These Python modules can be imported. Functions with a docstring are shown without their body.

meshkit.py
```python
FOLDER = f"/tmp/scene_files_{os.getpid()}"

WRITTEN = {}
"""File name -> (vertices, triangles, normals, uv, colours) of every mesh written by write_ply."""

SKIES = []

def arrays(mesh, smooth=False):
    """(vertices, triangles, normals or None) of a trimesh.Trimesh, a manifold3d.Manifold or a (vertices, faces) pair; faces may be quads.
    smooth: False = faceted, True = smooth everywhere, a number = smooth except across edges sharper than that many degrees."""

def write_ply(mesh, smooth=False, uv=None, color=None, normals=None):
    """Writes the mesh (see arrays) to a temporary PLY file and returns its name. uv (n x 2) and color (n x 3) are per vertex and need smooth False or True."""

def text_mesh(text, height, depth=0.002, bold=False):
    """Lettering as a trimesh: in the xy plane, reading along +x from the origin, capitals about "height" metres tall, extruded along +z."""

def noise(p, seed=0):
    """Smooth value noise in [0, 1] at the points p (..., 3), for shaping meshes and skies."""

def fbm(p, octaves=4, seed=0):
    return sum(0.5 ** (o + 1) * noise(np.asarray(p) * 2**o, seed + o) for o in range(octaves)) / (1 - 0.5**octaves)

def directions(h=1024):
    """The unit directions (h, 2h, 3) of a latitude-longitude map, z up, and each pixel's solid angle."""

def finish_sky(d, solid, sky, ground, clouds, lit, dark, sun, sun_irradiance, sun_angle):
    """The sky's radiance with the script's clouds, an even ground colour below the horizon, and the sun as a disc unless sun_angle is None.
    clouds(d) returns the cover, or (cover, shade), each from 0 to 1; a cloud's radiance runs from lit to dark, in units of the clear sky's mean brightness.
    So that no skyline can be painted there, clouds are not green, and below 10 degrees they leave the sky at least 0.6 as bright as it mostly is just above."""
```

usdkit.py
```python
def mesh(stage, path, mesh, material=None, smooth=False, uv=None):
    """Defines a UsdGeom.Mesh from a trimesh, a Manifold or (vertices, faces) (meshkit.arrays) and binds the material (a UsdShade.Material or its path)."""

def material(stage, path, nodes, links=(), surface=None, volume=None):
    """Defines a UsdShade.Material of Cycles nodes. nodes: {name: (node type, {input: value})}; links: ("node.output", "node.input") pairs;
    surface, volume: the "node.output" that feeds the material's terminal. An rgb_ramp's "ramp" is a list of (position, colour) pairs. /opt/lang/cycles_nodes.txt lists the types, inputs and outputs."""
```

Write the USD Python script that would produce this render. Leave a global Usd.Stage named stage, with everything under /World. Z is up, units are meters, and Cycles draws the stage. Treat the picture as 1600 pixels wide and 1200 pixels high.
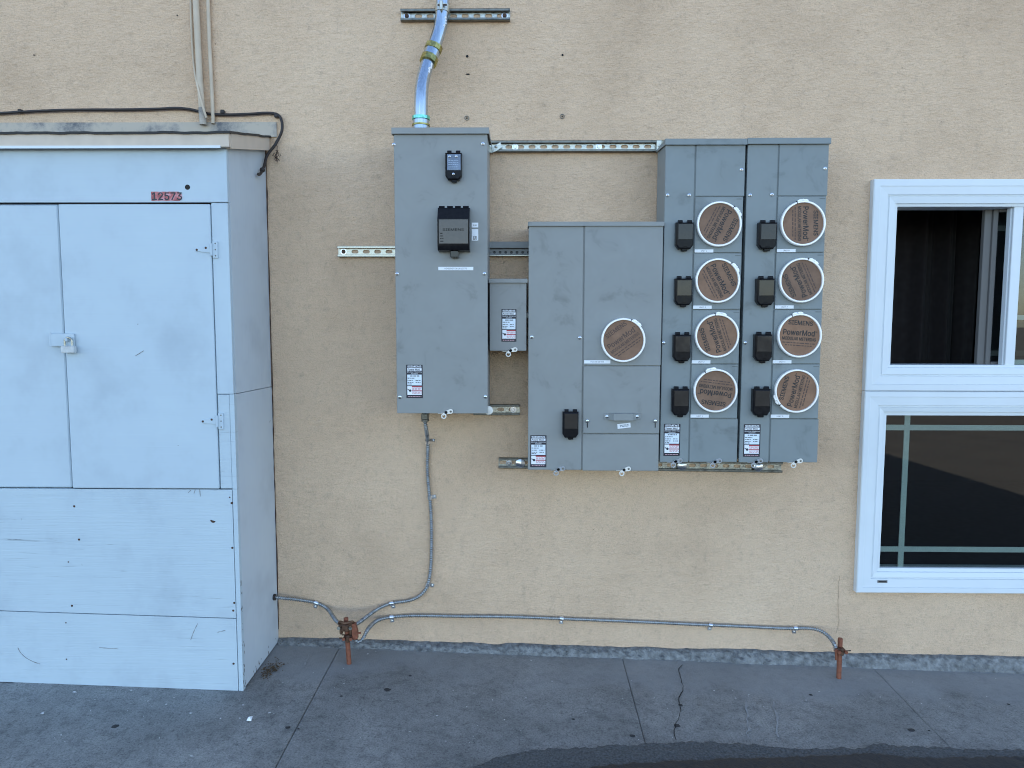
import math, random
import numpy as np, trimesh, usdkit, meshkit
from pxr import Usd, UsdGeom, UsdLux, UsdShade, Gf, Sdf
from shapely.geometry import Polygon, Point, box as sbox
from shapely.ops import unary_union
from scipy.interpolate import CubicSpline

stage = Usd.Stage.CreateInMemory()
UsdGeom.SetStageUpAxis(stage, UsdGeom.Tokens.z)
UsdGeom.SetStageMetersPerUnit(stage, 1.0)
UsdGeom.Xform.Define(stage, '/World')
rng = np.random.default_rng(7); random.seed(7)

# ------------------------------------------------------------------ camera, sky, sun, exposure
FPX, PITCH, YAW, ROLL, CAM_H, CAM_Y = 1109.0, math.radians(4.78), math.radians(0.762), math.radians(0.075), 1.42, -3.0
EXPOSURE = 1.92
SKY_STRENGTH, SUN_INTENSITY, SUN_ELEV = 0.1, 0.8, math.radians(49.5)

def cam_axes():
    cp, sp = math.cos(PITCH), math.sin(PITCH)
    F, U, X = np.array([0, cp, -sp]), np.array([0, sp, cp]), np.array([1.0, 0, 0])
    c, s = math.cos(ROLL), math.sin(ROLL)
    X, U = c * X + s * U, -s * X + c * U
    c, s = math.cos(YAW), math.sin(YAW)
    Z = np.array([[c, -s, 0], [s, c, 0], [0, 0, 1]])
    return Z @ X, Z @ F, Z @ U
AX, AF, AU = cam_axes()
cam = UsdGeom.Camera.Define(stage, '/World/camera')
cam.CreateHorizontalApertureAttr(36.0); cam.CreateVerticalApertureAttr(27.0)
cam.CreateFocalLengthAttr(36.0 * FPX / 1600)
cam.CreateClippingRangeAttr(Gf.Vec2f(0.02, 2000))
cam.CreateExposureAttr(EXPOSURE)
cam.AddTransformOp().Set(Gf.Matrix4d(*AX, 0, *AU, 0, *(-AF), 0, 0, CAM_Y, CAM_H, 1))

sky_m = usdkit.material(stage, '/World/Looks/sky_light', {
    's': ('sky_texture', {'sky_type': 'single_scattering', 'sun_disc': False, 'sun_elevation': SUN_ELEV, 'sun_rotation': 0.0, 'air_density': 1.0, 'aerosol_density': 1.0, 'ozone_density': 1.0}),
    'b': ('background_shader', {'strength': SKY_STRENGTH})}, [('s.color', 'b.color')], surface='b.background')
dome = UsdLux.DomeLight.Define(stage, '/World/sky')
UsdShade.MaterialBindingAPI.Apply(dome.GetPrim()).Bind(sky_m)
dome.GetPrim().SetCustomDataByKey('kind', 'structure'); dome.GetPrim().SetCustomDataByKey('label', 'clear blue daytime sky, seen only in reflections'); dome.GetPrim().SetCustomDataByKey('category', 'sky')
sun = UsdLux.DistantLight.Define(stage, '/World/sun')
sun.CreateIntensityAttr(SUN_INTENSITY); sun.CreateAngleAttr(0.53); sun.CreateNormalizeAttr(True)
sun.CreateColorAttr(Gf.Vec3f(1.0, 0.93, 0.82))
sun.AddRotateXOp().Set(-(90 - math.degrees(SUN_ELEV)))       # the sun stands behind the building

def ray(px, py): return AF + AX * (px - 800) / FPX + AU * (600 - py) / FPX
def at(px, py, d=0.0):
    """The point seen at a pixel of the photograph, on the vertical plane d metres in front of the wall."""
    w = ray(px, py); t = (-d - CAM_Y) / w[1]
    return np.array([w[0] * t, -d, CAM_H + w[2] * t])
def gz(x, y): return -0.003 - 0.031 * np.clip(x, -4, 4) + 0.025 * np.clip(y, -8, 0)   # the pavement falls to the right and away from the wall
def ground_at(px, py):
    w = ray(px, py); t = 2.5
    for _ in range(20):
        p = np.array([w[0] * t, CAM_Y + w[1] * t]); t = (gz(*p) - CAM_H) / w[2]
    return np.array([w[0] * t, CAM_Y + w[1] * t])

# ------------------------------------------------------------------ materials
def M(name, nodes, links, surface='p.BSDF'): return usdkit.material(stage, '/World/Looks/' + name, nodes, links, surface=surface)
def plain(name, col, rough=0.5, metal=0.0, var=0.12, scale=30.0, bump=0.0, bscale=200.0, **kw):
    c1, c2 = np.array(col) * (1 - var), np.array(col) * (1 + var)
    nodes = {'g': ('geometry', {}), 'n': ('noise_texture', {'scale': scale, 'detail': 4.0}),
             'r': ('rgb_ramp', {'ramp': [(0.3, tuple(c1)), (0.7, tuple(c2))]}),
             'rr': ('map_range', {'from_min': 0.3, 'from_max': 0.7, 'to_min': max(rough - 0.08, 0.02), 'to_max': rough + 0.08}),
             'p': ('principled_bsdf', {'metallic': metal, **kw})}
    links = [('g.position', 'n.vector'), ('n.fac', 'r.fac'), ('r.color', 'p.base_color'), ('n.fac', 'rr.value'), ('rr.result', 'p.roughness')]
    if bump:
        nodes['bn'] = ('noise_texture', {'scale': bscale, 'detail': 3.0}); nodes['b'] = ('bump', {'strength': 1.0, 'distance': bump})
        links += [('g.position', 'bn.vector'), ('bn.fac', 'b.height'), ('b.normal', 'p.normal')]
    return M(name, nodes, links)

STUCCO = M('stucco', {
    'g': ('geometry', {}),
    'n1': ('noise_texture', {'scale': 1.7, 'detail': 5.0, 'roughness': 0.6}),
    'r1': ('rgb_ramp', {'ramp': [(0.28, (0.585, 0.416, 0.28)), (0.5, (0.70, 0.505, 0.344)), (0.74, (0.76, 0.560, 0.388))]}),
    'n2': ('noise_texture', {'scale': 26.0, 'detail': 6.0, 'roughness': 0.7}),
    'r2': ('rgb_ramp', {'ramp': [(0.25, (0.78, 0.78, 0.80)), (0.45, (1, 1, 1)), (0.8, (1.06, 1.05, 1.04))]}),
    'n5': ('noise_texture', {'scale': 230.0, 'detail': 3.0, 'roughness': 0.7}), 'r5': ('rgb_ramp', {'ramp': [(0.25, (0.76, 0.75, 0.74)), (0.5, (1, 1, 1)), (0.75, (1.12, 1.12, 1.12))]}), 'mx5': ('mix', {'mix_type': 'multiply', 'fac': 1.0}),
    'mx': ('mix', {'mix_type': 'multiply', 'fac': 1.0}),
    'n3': ('noise_texture', {'scale': 75.0, 'detail': 2.0}),
    'r3': ('rgb_ramp', {'ramp': [(0.2, (0.25, 0.22, 0.2)), (0.265, (1, 1, 1))]}),
    'mx2': ('mix', {'mix_type': 'multiply', 'fac': 0.8}),
    'mp': ('mapping', {'scale': (70.0, 70.0, 150.0)}), 'bn': ('noise_texture', {'scale': 1.0, 'detail': 4.0, 'roughness': 0.65, 'distortion': 0.6}),
    'b': ('bump', {'strength': 1.0, 'distance': 0.007}),
    'p': ('principled_bsdf', {'roughness': 0.9, 'specular_ior_level': 0.25})},
    [('g.position', 'n1.vector'), ('n1.fac', 'r1.fac'), ('g.position', 'n2.vector'), ('n2.fac', 'r2.fac'), ('r1.color', 'mx.color1'), ('r2.color', 'mx.color2'),
     ('g.position', 'n3.vector'), ('n3.fac', 'r3.fac'), ('mx.color', 'mx2.color1'), ('r3.color', 'mx2.color2'), ('mx2.color', 'mx5.color1'), ('g.position', 'n5.vector'), ('n5.fac', 'r5.fac'), ('r5.color', 'mx5.color2'), ('mx5.color', 'p.base_color'),
     ('g.position', 'mp.vector'), ('mp.vector', 'bn.vector'), ('bn.fac', 'b.height'), ('b.normal', 'p.normal')])

def grey_paint(name, col, seed):
    return M(name, {
        'g': ('geometry', {}), 'mp': ('mapping', {'location': (seed, seed * 0.7, seed * 1.3)}),
        'n1': ('noise_texture', {'scale': 9.0, 'detail': 5.0, 'roughness': 0.62, 'distortion': 0.5}),
        'r1': ('rgb_ramp', {'ramp': [(0.28, tuple(np.array(col) * 0.72)), (0.42, tuple(np.array(col) * 0.97)), (0.7, tuple(np.array(col) * 1.06))]}),
        'rr': ('map_range', {'from_min': 0.3, 'from_max': 0.7, 'to_min': 0.36, 'to_max': 0.5}),
        'n2': ('noise_texture', {'scale': 5.0, 'detail': 1.0}), 'n3': ('noise_texture', {'scale': 900.0, 'detail': 1.0}), 'ms': ('math', {'math_type': 'multiply_add', 'value2': 0.012}),
        'b': ('bump', {'strength': 0.6, 'distance': 0.012}),
        'p': ('principled_bsdf', {'metallic': 0.0, 'specular_ior_level': 0.5})},
        [('g.position', 'mp.vector'), ('mp.vector', 'n1.vector'), ('n1.fac', 'r1.fac'), ('r1.color', 'p.base_color'), ('n1.fac', 'rr.value'), ('rr.result', 'p.roughness'),
         ('mp.vector', 'n2.vector'), ('mp.vector', 'n3.vector'), ('n3.fac', 'ms.value1'), ('n2.fac', 'ms.value3'), ('ms.value', 'b.height'), ('b.normal', 'p.normal')])
GREY = grey_paint('grey_enamel', (0.255, 0.265, 0.255), 0.0)
GREY2 = grey_paint('grey_enamel_panels', (0.25, 0.262, 0.254), 3.7)
GREY_B = grey_paint('grey_enamel_meter_bank', (0.21, 0.24, 0.242), 5.3)
GREY_B2 = grey_paint('grey_enamel_meter_cover', (0.212, 0.243, 0.246), 11.0)
GREY3 = grey_paint('grey_enamel_small_box', (0.25, 0.255, 0.245), 8.1)

def white_wood(name, col, seed, grain=(3.0, 3.0, 90.0), crack=0.30, cbump=0.002):
    return M(name, {
        'g': ('geometry', {}), 'mp': ('mapping', {'scale': grain, 'location': (seed, seed * 2.1, seed * 0.7)}),
        'n1': ('noise_texture', {'scale': 1.0, 'detail': 5.0, 'roughness': 0.6, 'distortion': 0.8}),
        'nm': ('noise_texture', {'scale': 2.2, 'detail': 2.0}), 'sub': ('math', {'math_type': 'multiply_add', 'value2': 0.30, 'value3': -0.12}),
        'add': ('math', {'math_type': 'add'}),
        'r1': ('rgb_ramp', {'ramp': [(crack - 0.05, tuple(np.array(col) * 0.42)), (crack, tuple(np.array(col) * 0.88)), (crack + 0.05, tuple(np.array(col) * 0.99)), (0.75, tuple(np.array(col) * 1.01))]}),
        'n2': ('noise_texture', {'scale': 4.0, 'detail': 6.0, 'roughness': 0.62}), 'r2': ('rgb_ramp', {'ramp': [(0.28, (0.86, 0.86, 0.87)), (0.5, (1, 1, 1)), (0.7, (1.04, 1.04, 1.03))]}),
        'mx': ('mix', {'mix_type': 'multiply', 'fac': 1.0}),
        'n3': ('noise_texture', {'scale': 38.0, 'detail': 3.0, 'roughness': 0.6}), 'r3': ('rgb_ramp', {'ramp': [(0.215, (0.34, 0.33, 0.33)), (0.24, (1, 1, 1))]}),
        'mx3': ('mix', {'mix_type': 'multiply', 'fac': 0.9}),
        'b': ('bump', {'strength': 0.8, 'distance': cbump}), 'p': ('principled_bsdf', {'roughness': 0.55})},
        [('g.position', 'mp.vector'), ('mp.vector', 'n1.vector'), ('g.position', 'nm.vector'), ('nm.fac', 'sub.value1'), ('n1.fac', 'add.value1'), ('sub.value', 'add.value2'),
         ('add.value', 'r1.fac'), ('g.position', 'n2.vector'), ('n2.fac', 'r2.fac'), ('r1.color', 'mx.color1'), ('r2.color', 'mx.color2'),
         ('g.position', 'n3.vector'), ('n3.fac', 'r3.fac'), ('mx.color', 'mx3.color1'), ('r3.color', 'mx3.color2'), ('mx3.color', 'p.base_color'),
         ('n1.fac', 'b.height'), ('b.normal', 'p.normal')])
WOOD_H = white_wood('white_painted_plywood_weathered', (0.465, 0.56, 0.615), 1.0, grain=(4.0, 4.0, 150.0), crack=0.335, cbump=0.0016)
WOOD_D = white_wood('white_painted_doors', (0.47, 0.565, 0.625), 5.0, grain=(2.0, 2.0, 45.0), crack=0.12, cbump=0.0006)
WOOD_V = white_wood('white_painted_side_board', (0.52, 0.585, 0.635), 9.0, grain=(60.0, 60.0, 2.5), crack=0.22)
BEIGE_PAINT = plain('beige_painted_trim', (0.60, 0.50, 0.40), 0.55, var=0.08, scale=14)
PIPE_PAINT = plain('beige_painted_pipe', (0.56, 0.46, 0.34), 0.5, var=0.12, scale=12)
FLASHING = M('flashing_grey_beige', {
    'g': ('geometry', {}), 'n': ('noise_texture', {'scale': 5.5, 'detail': 9.0, 'roughness': 0.74}),
    'r': ('rgb_ramp', {'ramp': [(0.36, (0.10, 0.105, 0.115)), (0.46, (0.33, 0.30, 0.26)), (0.54, (0.46, 0.40, 0.32))]}),
    'p': ('principled_bsdf', {'roughness': 0.55})}, [('g.position', 'n.vector'), ('n.fac', 'r.fac'), ('r.color', 'p.base_color')])
TAR = plain('black_tar', (0.018, 0.017, 0.016), 0.6, bump=0.003, bscale=120)
VINYL = plain('white_vinyl', (0.69, 0.74, 0.765), 0.35, var=0.02, scale=5)
GRID = plain('window_grid', (0.62, 0.68, 0.66), 0.4, var=0.03)
SASH = plain('sash_vinyl', (0.13, 0.125, 0.12), 0.45, var=0.04)
ZINC = plain('galvanised_steel', (0.52, 0.52, 0.46), 0.30, metal=1.0, var=0.16, scale=45, bump=0.0006, bscale=160)
ZINC_D = plain('galvanised_steel_dull', (0.20, 0.20, 0.18), 0.40, metal=1.0, var=0.25, scale=60, bump=0.0006, bscale=160)
BRIGHT = plain('bright_zinc_screw', (0.82, 0.84, 0.86), 0.22, metal=1.0, var=0.05)
CONDUIT = M('conduit_steel', {
    'g': ('geometry', {}), 'mp': ('mapping', {'scale': (260.0, 260.0, 6.0)}), 'n': ('noise_texture', {'scale': 1.0, 'detail': 4.0}),
    'r': ('rgb_ramp', {'ramp': [(0.3, (0.34, 0.42, 0.50)), (0.7, (0.60, 0.68, 0.76))]}), 'rr': ('map_range', {'from_min': 0.3, 'from_max': 0.7, 'to_min': 0.28, 'to_max': 0.14}),
    'p': ('principled_bsdf', {'metallic': 1.0})}, [('g.position', 'mp.vector'), ('mp.vector', 'n.vector'), ('n.fac', 'r.fac'), ('r.color', 'p.base_color'), ('n.fac', 'rr.value'), ('rr.result', 'p.roughness')])
YELLOW_ZINC = plain('yellow_zinc', (0.40, 0.36, 0.13), 0.25, metal=1.0, var=0.35, scale=60)
GREEN_ZINC = plain('green_zinc', (0.20, 0.58, 0.48), 0.22, metal=1.0, var=0.35, scale=70)
RING = plain('ring_metal', (0.95, 0.93, 0.90), 0.40, metal=0.25, var=0.02, scale=20)
CARD = M('brown_fibre_cover', {'g': ('geometry', {}), 'o': ('object_info', {}), 'n': ('noise_texture', {'scale': 22.0, 'detail': 6.0, 'roughness': 0.65}), 'n2': ('noise_texture', {'scale': 700.0, 'detail': 2.0}), 'n3': ('noise_texture', {'scale': 9.0, 'detail': 1.0}),
    'r': ('rgb_ramp', {'ramp': [(0.3, (0.18, 0.098, 0.058)), (0.55, (0.235, 0.130, 0.077)), (0.72, (0.27, 0.153, 0.094))]}), 'ro': ('rgb_ramp', {'ramp': [(0.0, (0.86, 0.88, 0.90)), (1.0, (1.14, 1.10, 1.04))]}), 'mx': ('mix', {'mix_type': 'multiply', 'fac': 1.0}),
    'ms': ('math', {'math_type': 'multiply_add', 'value2': 0.06}), 'b': ('bump', {'strength': 0.7, 'distance': 0.006}), 'p': ('principled_bsdf', {'roughness': 0.6})},
    [('g.position', 'n.vector'), ('n.fac', 'r.fac'), ('o.random', 'ro.fac'), ('r.color', 'mx.color1'), ('ro.color', 'mx.color2'), ('mx.color', 'p.base_color'), ('g.position', 'n2.vector'), ('g.position', 'n3.vector'), ('n2.fac', 'ms.value1'), ('n3.fac', 'ms.value3'), ('ms.value', 'b.height'), ('b.normal', 'p.normal')])
INK = plain('black_ink', (0.018, 0.016, 0.016), 0.5, var=0.05)
INK_B = plain('faded_brown_ink', (0.085, 0.050, 0.038), 0.6, var=0.1)
BLACK_PL = plain('black_plastic', (0.006, 0.006, 0.007), 0.22, var=0.15, scale=60, specular_ior_level=0.16)
SMOKED = plain('smoked_window', (0.020, 0.018, 0.016), 0.08, var=0.2, scale=25, specular_ior_level=0.42)
STICKER_W = plain('white_sticker', (0.80, 0.83, 0.86), 0.4, var=0.02)
STICKER_K = plain('black_sticker', (0.022, 0.022, 0.03), 0.4, var=0.1)
STICKER_R = plain('red_sticker', (0.42, 0.045, 0.055), 0.4, var=0.1)
STICKER_PINK = plain('pale_red_print', (0.62, 0.36, 0.38), 0.4, var=0.05)
NUM_RED = M('faded_red_plate', {'g': ('geometry', {}), 'n': ('noise_texture', {'scale': 55.0, 'detail': 4.0}),
    'r': ('rgb_ramp', {'ramp': [(0.36, (0.30, 0.07, 0.075)), (0.52, (0.50, 0.15, 0.15)), (0.62, (0.60, 0.34, 0.40))]}), 'p': ('principled_bsdf', {'roughness': 0.5})},
    [('g.position', 'n.vector'), ('n.fac', 'r.fac'), ('r.color', 'p.base_color')])
SEAL = plain('translucent_white_plastic', (0.78, 0.75, 0.68), 0.3, var=0.05, subsurface_weight=0.0)
SEAL_C = M('clear_plastic', {'p': ('principled_bsdf', {'base_color': (0.86, 0.87, 0.88), 'roughness': 0.2, 'transmission_weight': 0.45, 'ior': 1.45})}, [])
COPPER = plain('weathered_copper', (0.25, 0.090, 0.052), 0.5, metal=0.45, var=0.3, scale=70)
BRONZE = plain('bronze_clamp', (0.15, 0.085, 0.055), 0.42, metal=0.8, var=0.35, scale=80)
ARMOR = plain('armoured_cable_steel', (0.36, 0.38, 0.39), 0.33, metal=0.95, var=0.12, scale=40)
CABLE_K = plain('black_cable_jacket', (0.020, 0.014, 0.012), 0.5, var=0.2)
RUST = plain('dark_rust', (0.06, 0.030, 0.018), 0.7, var=0.3)
DARK = plain('dark_hole', (0.012, 0.011, 0.010), 0.9, var=0.1)
CONCRETE = M('pavement_concrete', {
    'g': ('geometry', {}), 'n1': ('noise_texture', {'scale': 2.6, 'detail': 6.0, 'roughness': 0.6, 'distortion': 0.4}),
    'r1': ('rgb_ramp', {'ramp': [(0.3, (0.185, 0.188, 0.180)), (0.5, (0.245, 0.248, 0.238)), (0.68, (0.31, 0.312, 0.30))]}),
    'n2': ('noise_texture', {'scale': 160.0, 'detail': 4.0, 'roughness': 0.75}), 'r2': ('rgb_ramp', {'ramp': [(0.30, (0.25, 0.25, 0.26)), (0.43, (0.92, 0.92, 0.92)), (0.70, (1.40, 1.40, 1.38))]}),
    'mx': ('mix', {'mix_type': 'multiply', 'fac': 1.0}),
    'n4': ('noise_texture', {'scale': 24.0, 'detail': 8.0, 'roughness': 0.8}), 'r4': ('rgb_ramp', {'ramp': [(0.32, (0.58, 0.58, 0.59)), (0.5, (1, 1, 1)), (0.72, (1.14, 1.13, 1.12))]}),
    'mx4': ('mix', {'mix_type': 'multiply', 'fac': 1.0}),
    'sp': ('separate_xyz', {}), 'wob': ('math', {'math_type': 'multiply_add', 'value2': 0.55}), 'my': ('map_range', {'from_min': -0.05, 'from_max': 0.06, 'to_min': 0.0, 'to_max': 1.0, 'clamp': True}),
    'xo': ('math', {'math_type': 'absolute'}), 'xw': ('math', {'math_type': 'multiply_add', 'value2': 0.9}), 'mxx': ('map_range', {'from_min': 0.55, 'from_max': 0.85, 'to_min': 0.25, 'to_max': 1.0, 'clamp': True}),
    'mk': ('math', {'math_type': 'multiply'}), 'mk2': ('math', {'math_type': 'multiply', 'value2': 0.55}), 'gr': ('math', {'math_type': 'multiply_add', 'value2': -0.55, 'value3': 1.0, 'use_clamp': True}),
    'mix5': ('mix', {'mix_type': 'mix', 'color2': (0.285, 0.30, 0.305)}),
    'b': ('bump', {'strength': 1.0, 'distance': 0.004}), 'p': ('principled_bsdf', {'roughness': 0.8})},
    [('g.position', 'n1.vector'), ('n1.fac', 'r1.fac'), ('g.position', 'n2.vector'), ('n2.fac', 'r2.fac'), ('r1.color', 'mx.color1'), ('r2.color', 'mx.color2'),
     ('g.position', 'n4.vector'), ('n4.fac', 'r4.fac'), ('mx.color', 'mx4.color1'), ('r4.color', 'mx4.color2'), ('g.position', 'sp.vector'), ('n1.fac', 'wob.value1'), ('sp.y', 'wob.value3'), ('wob.value', 'my.value'),
     ('sp.x', 'xo.value1'), ('n1.fac', 'xw.value1'), ('xo.value', 'xw.value3'), ('xw.value', 'mxx.value'), ('my.result', 'mk.value1'), ('mxx.result', 'mk.value2'), ('mk.value', 'gr.value1'), ('gr.value', 'mx.fac'),
     ('mk.value', 'mk2.value1'), ('mk2.value', 'mix5.fac'), ('mx4.color', 'mix5.color1'), ('mix5.color', 'p.base_color'), ('n2.fac', 'b.height'), ('b.normal', 'p.normal')])
CONC_NEW = plain('smooth_newer_concrete', (0.225, 0.222, 0.215), 0.75, var=0.14, scale=5, bump=0.0015, bscale=180)
CONC_BASE = plain('rough_mortar', (0.205, 0.21, 0.208), 0.9, var=0.45, scale=38, bump=0.012, bscale=110)
ASPHALT = plain('asphalt', (0.095, 0.10, 0.10), 0.85, var=0.5, scale=140, bump=0.006, bscale=140)
SEALED = plain('sealed_asphalt', (0.028, 0.028, 0.030), 0.6, var=0.3, scale=90, bump=0.003, bscale=160)
LOT = plain('yard_concrete', (0.095, 0.088, 0.074), 0.85, var=0.15, scale=1.2)
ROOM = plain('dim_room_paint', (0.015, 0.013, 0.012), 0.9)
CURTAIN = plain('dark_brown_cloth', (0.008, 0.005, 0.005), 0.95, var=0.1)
SCRATCH = plain('scratch_grey', (0.20, 0.20, 0.20), 0.8, var=0.3, scale=60)
GUM = plain('old_gum', (0.045, 0.044, 0.043), 0.9, var=0.3, scale=80)
CHIP = plain('paint_chip', (0.62, 0.62, 0.62), 0.7, var=0.15)
LEAF = plain('dry_debris', (0.10, 0.065, 0.035), 0.9, var=0.4, scale=90)
SCUFF = plain('pale_scuff', (0.30, 0.31, 0.31), 0.85, var=0.2, scale=40)
GLASS = M('window_glass', {'t': ('transparent_bsdf', {'color': (0.72, 0.76, 0.74)}), 'gl': ('glossy_bsdf', {'color': (1, 1, 1), 'roughness': 0.0}), 'f': ('fresnel', {'IOR': 1.78}), 'g': ('geometry', {}),
    'front': ('math', {'math_type': 'subtract', 'value1': 1.0}), 'fm': ('math', {'math_type': 'multiply'}), 'm': ('mix_closure', {})},
    [('g.backfacing', 'front.value2'), ('f.fac', 'fm.value1'), ('front.value', 'fm.value2'), ('fm.value', 'm.fac'), ('t.BSDF', 'm.closure1'), ('gl.BSDF', 'm.closure2')], surface='m.closure')

# ------------------------------------------------------------------ mesh helpers (world coordinates; -y is towards the camera)
A2W = np.array([[1, 0, 0, 0], [0, 0, -1, 0], [0, 1, 0, 0], [0, 0, 0, 1.0]])
def hull(pts): return trimesh.convex.convex_hull(np.asarray(pts, float))
def rbox(x0, x1, y0, y1, z0, z1, r=0.0015):
    r = min(r, (x1 - x0) / 2.1, (y1 - y0) / 2.1, (z1 - z0) / 2.1)
    pts = []
    for x, sx in ((x0, 1), (x1, -1)):
        for y, sy in ((y0, 1), (y1, -1)):
            for z, sz in ((z0, 1), (z1, -1)):
                pts += [(x + sx * r, y + sy * r, z), (x + sx * r, y, z + sz * r), (x, y + sy * r, z + sz * r)]
    return hull(pts)
def prism(poly, d0, d1):
    """A shape in the wall's plane (x, z), from d0 to d1 metres in front of the wall."""
    out = []
    for g in getattr(poly, 'geoms', [poly]):
        m = trimesh.creation.extrude_polygon(g, d1 - d0, engine='earcut'); m.apply_transform(A2W); m.apply_translation((0, -d0, 0)); out.append(m)
    return trimesh.util.concatenate(out)
def slab(outline, d0, d1, bev=0.002):
    """A convex plate with a chamfered front."""
    o = Polygon(outline); i = o.buffer(-bev, join_style=2)
    return hull([(x, -d, z) for p, d in ((o, d0), (o, d1 - bev), (i, d1)) for x, z in list(p.exterior.coords)[:-1]])
def cyl(p0, p1, r0, r1=None, n=16):
    p0, p1 = np.asarray(p0, float), np.asarray(p1, float); r1 = r0 if r1 is None else r1
    a = p1 - p0; a /= np.linalg.norm(a); u = np.cross(a, [0, 0, 1.0] if abs(a[2]) < 0.9 else [1.0, 0, 0]); u /= np.linalg.norm(u); v = np.cross(a, u)
    t = np.linspace(0, 2 * np.pi, n, endpoint=False); ring = np.cos(t)[:, None] * u + np.sin(t)[:, None] * v
    return hull(np.vstack([p0 + ring * r0, p1 + ring * r1]))
def spline(pts, step=0.01):
    pts = np.asarray(pts, float); s = np.r_[0, np.cumsum(np.linalg.norm(np.diff(pts, axis=0), axis=1))]
    return CubicSpline(s, pts)(np.arange(0, s[-1], step)) if len(pts) > 2 else np.linspace(pts[0], pts[-1], max(int(s[-1] / step), 2))
def tube(path, r, n=12, cap=True):
    P = np.asarray(path, float); k = len(P); r = np.broadcast_to(r, k)
    T = np.gradient(P, axis=0); T /= np.linalg.norm(T, axis=1, keepdims=True)
    u = np.cross(T[0], [0, 1.0, 0] if abs(T[0][1]) < 0.9 else [1.0, 0, 0]); V = []
    th = np.linspace(0, 2 * np.pi, n, endpoint=False)
    for i in range(k):
        u = u - T[i] * (u @ T[i]); u /= np.linalg.norm(u); v = np.cross(T[i], u)
        V.append(P[i] + r[i] * (np.cos(th)[:, None] * u + np.sin(th)[:, None] * v))
    V = np.vstack(V); F = []
    a = np.arange(n); b = (a + 1) % n
    for i in range(k - 1):
        o, q = i * n, (i + 1) * n
        F += [np.c_[o + a, o + b, q + b], np.c_[o + a, q + b, q + a]]
    F = np.vstack(F)
    if cap:
        V = np.vstack([V, P[:1], P[-1:]]); e = (k - 1) * n
        F = np.vstack([F, np.c_[b, a, np.full(n, len(V) - 2)], np.c_[e + a, e + b, np.full(n, len(V) - 1)]])
    return trimesh.Trimesh(V, F, process=False)
def torus(c, R, r, axis='y', n=28, m=8, a0=0, a1=360):
    t = np.radians(np.linspace(a0, a1, n + 1)); full = a1 - a0 >= 360
    ring = {'y': np.c_[np.cos(t), 0 * t, np.sin(t)], 'x': np.c_[0 * t, np.cos(t), np.sin(t)], 'z': np.c_[np.cos(t), np.sin(t), 0 * t]}[axis]
    return tube(np.asarray(c) + R * ring, r, m, cap=not full)
def lathe(profile, c, n=64):
    """Turns (radius, distance in front) about the axis through c = (x, d, z) that points out of the wall."""
    t = np.linspace(0, 2 * np.pi, n, endpoint=False); V = []
    for R, d in profile: V.append(np.c_[c[0] + R * np.cos(t), np.full(n, -(c[1] + d)), c[2] + R * np.sin(t)])
    a = np.arange(n); b = (a + 1) % n; F = []
    for i in range(len(profile) - 1): o, q = i * n, (i + 1) * n; F += [np.c_[o + a, o + b, q + b], np.c_[o + a, q + b, q + a]]
    m = trimesh.Trimesh(np.vstack(V), np.vstack(F), process=False); m.fix_normals(); return m
def cat(*ms):
    l = []
    for m in ms: l += list(m) if isinstance(m, (list, tuple)) else [m]
    return trimesh.util.concatenate(l)
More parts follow.
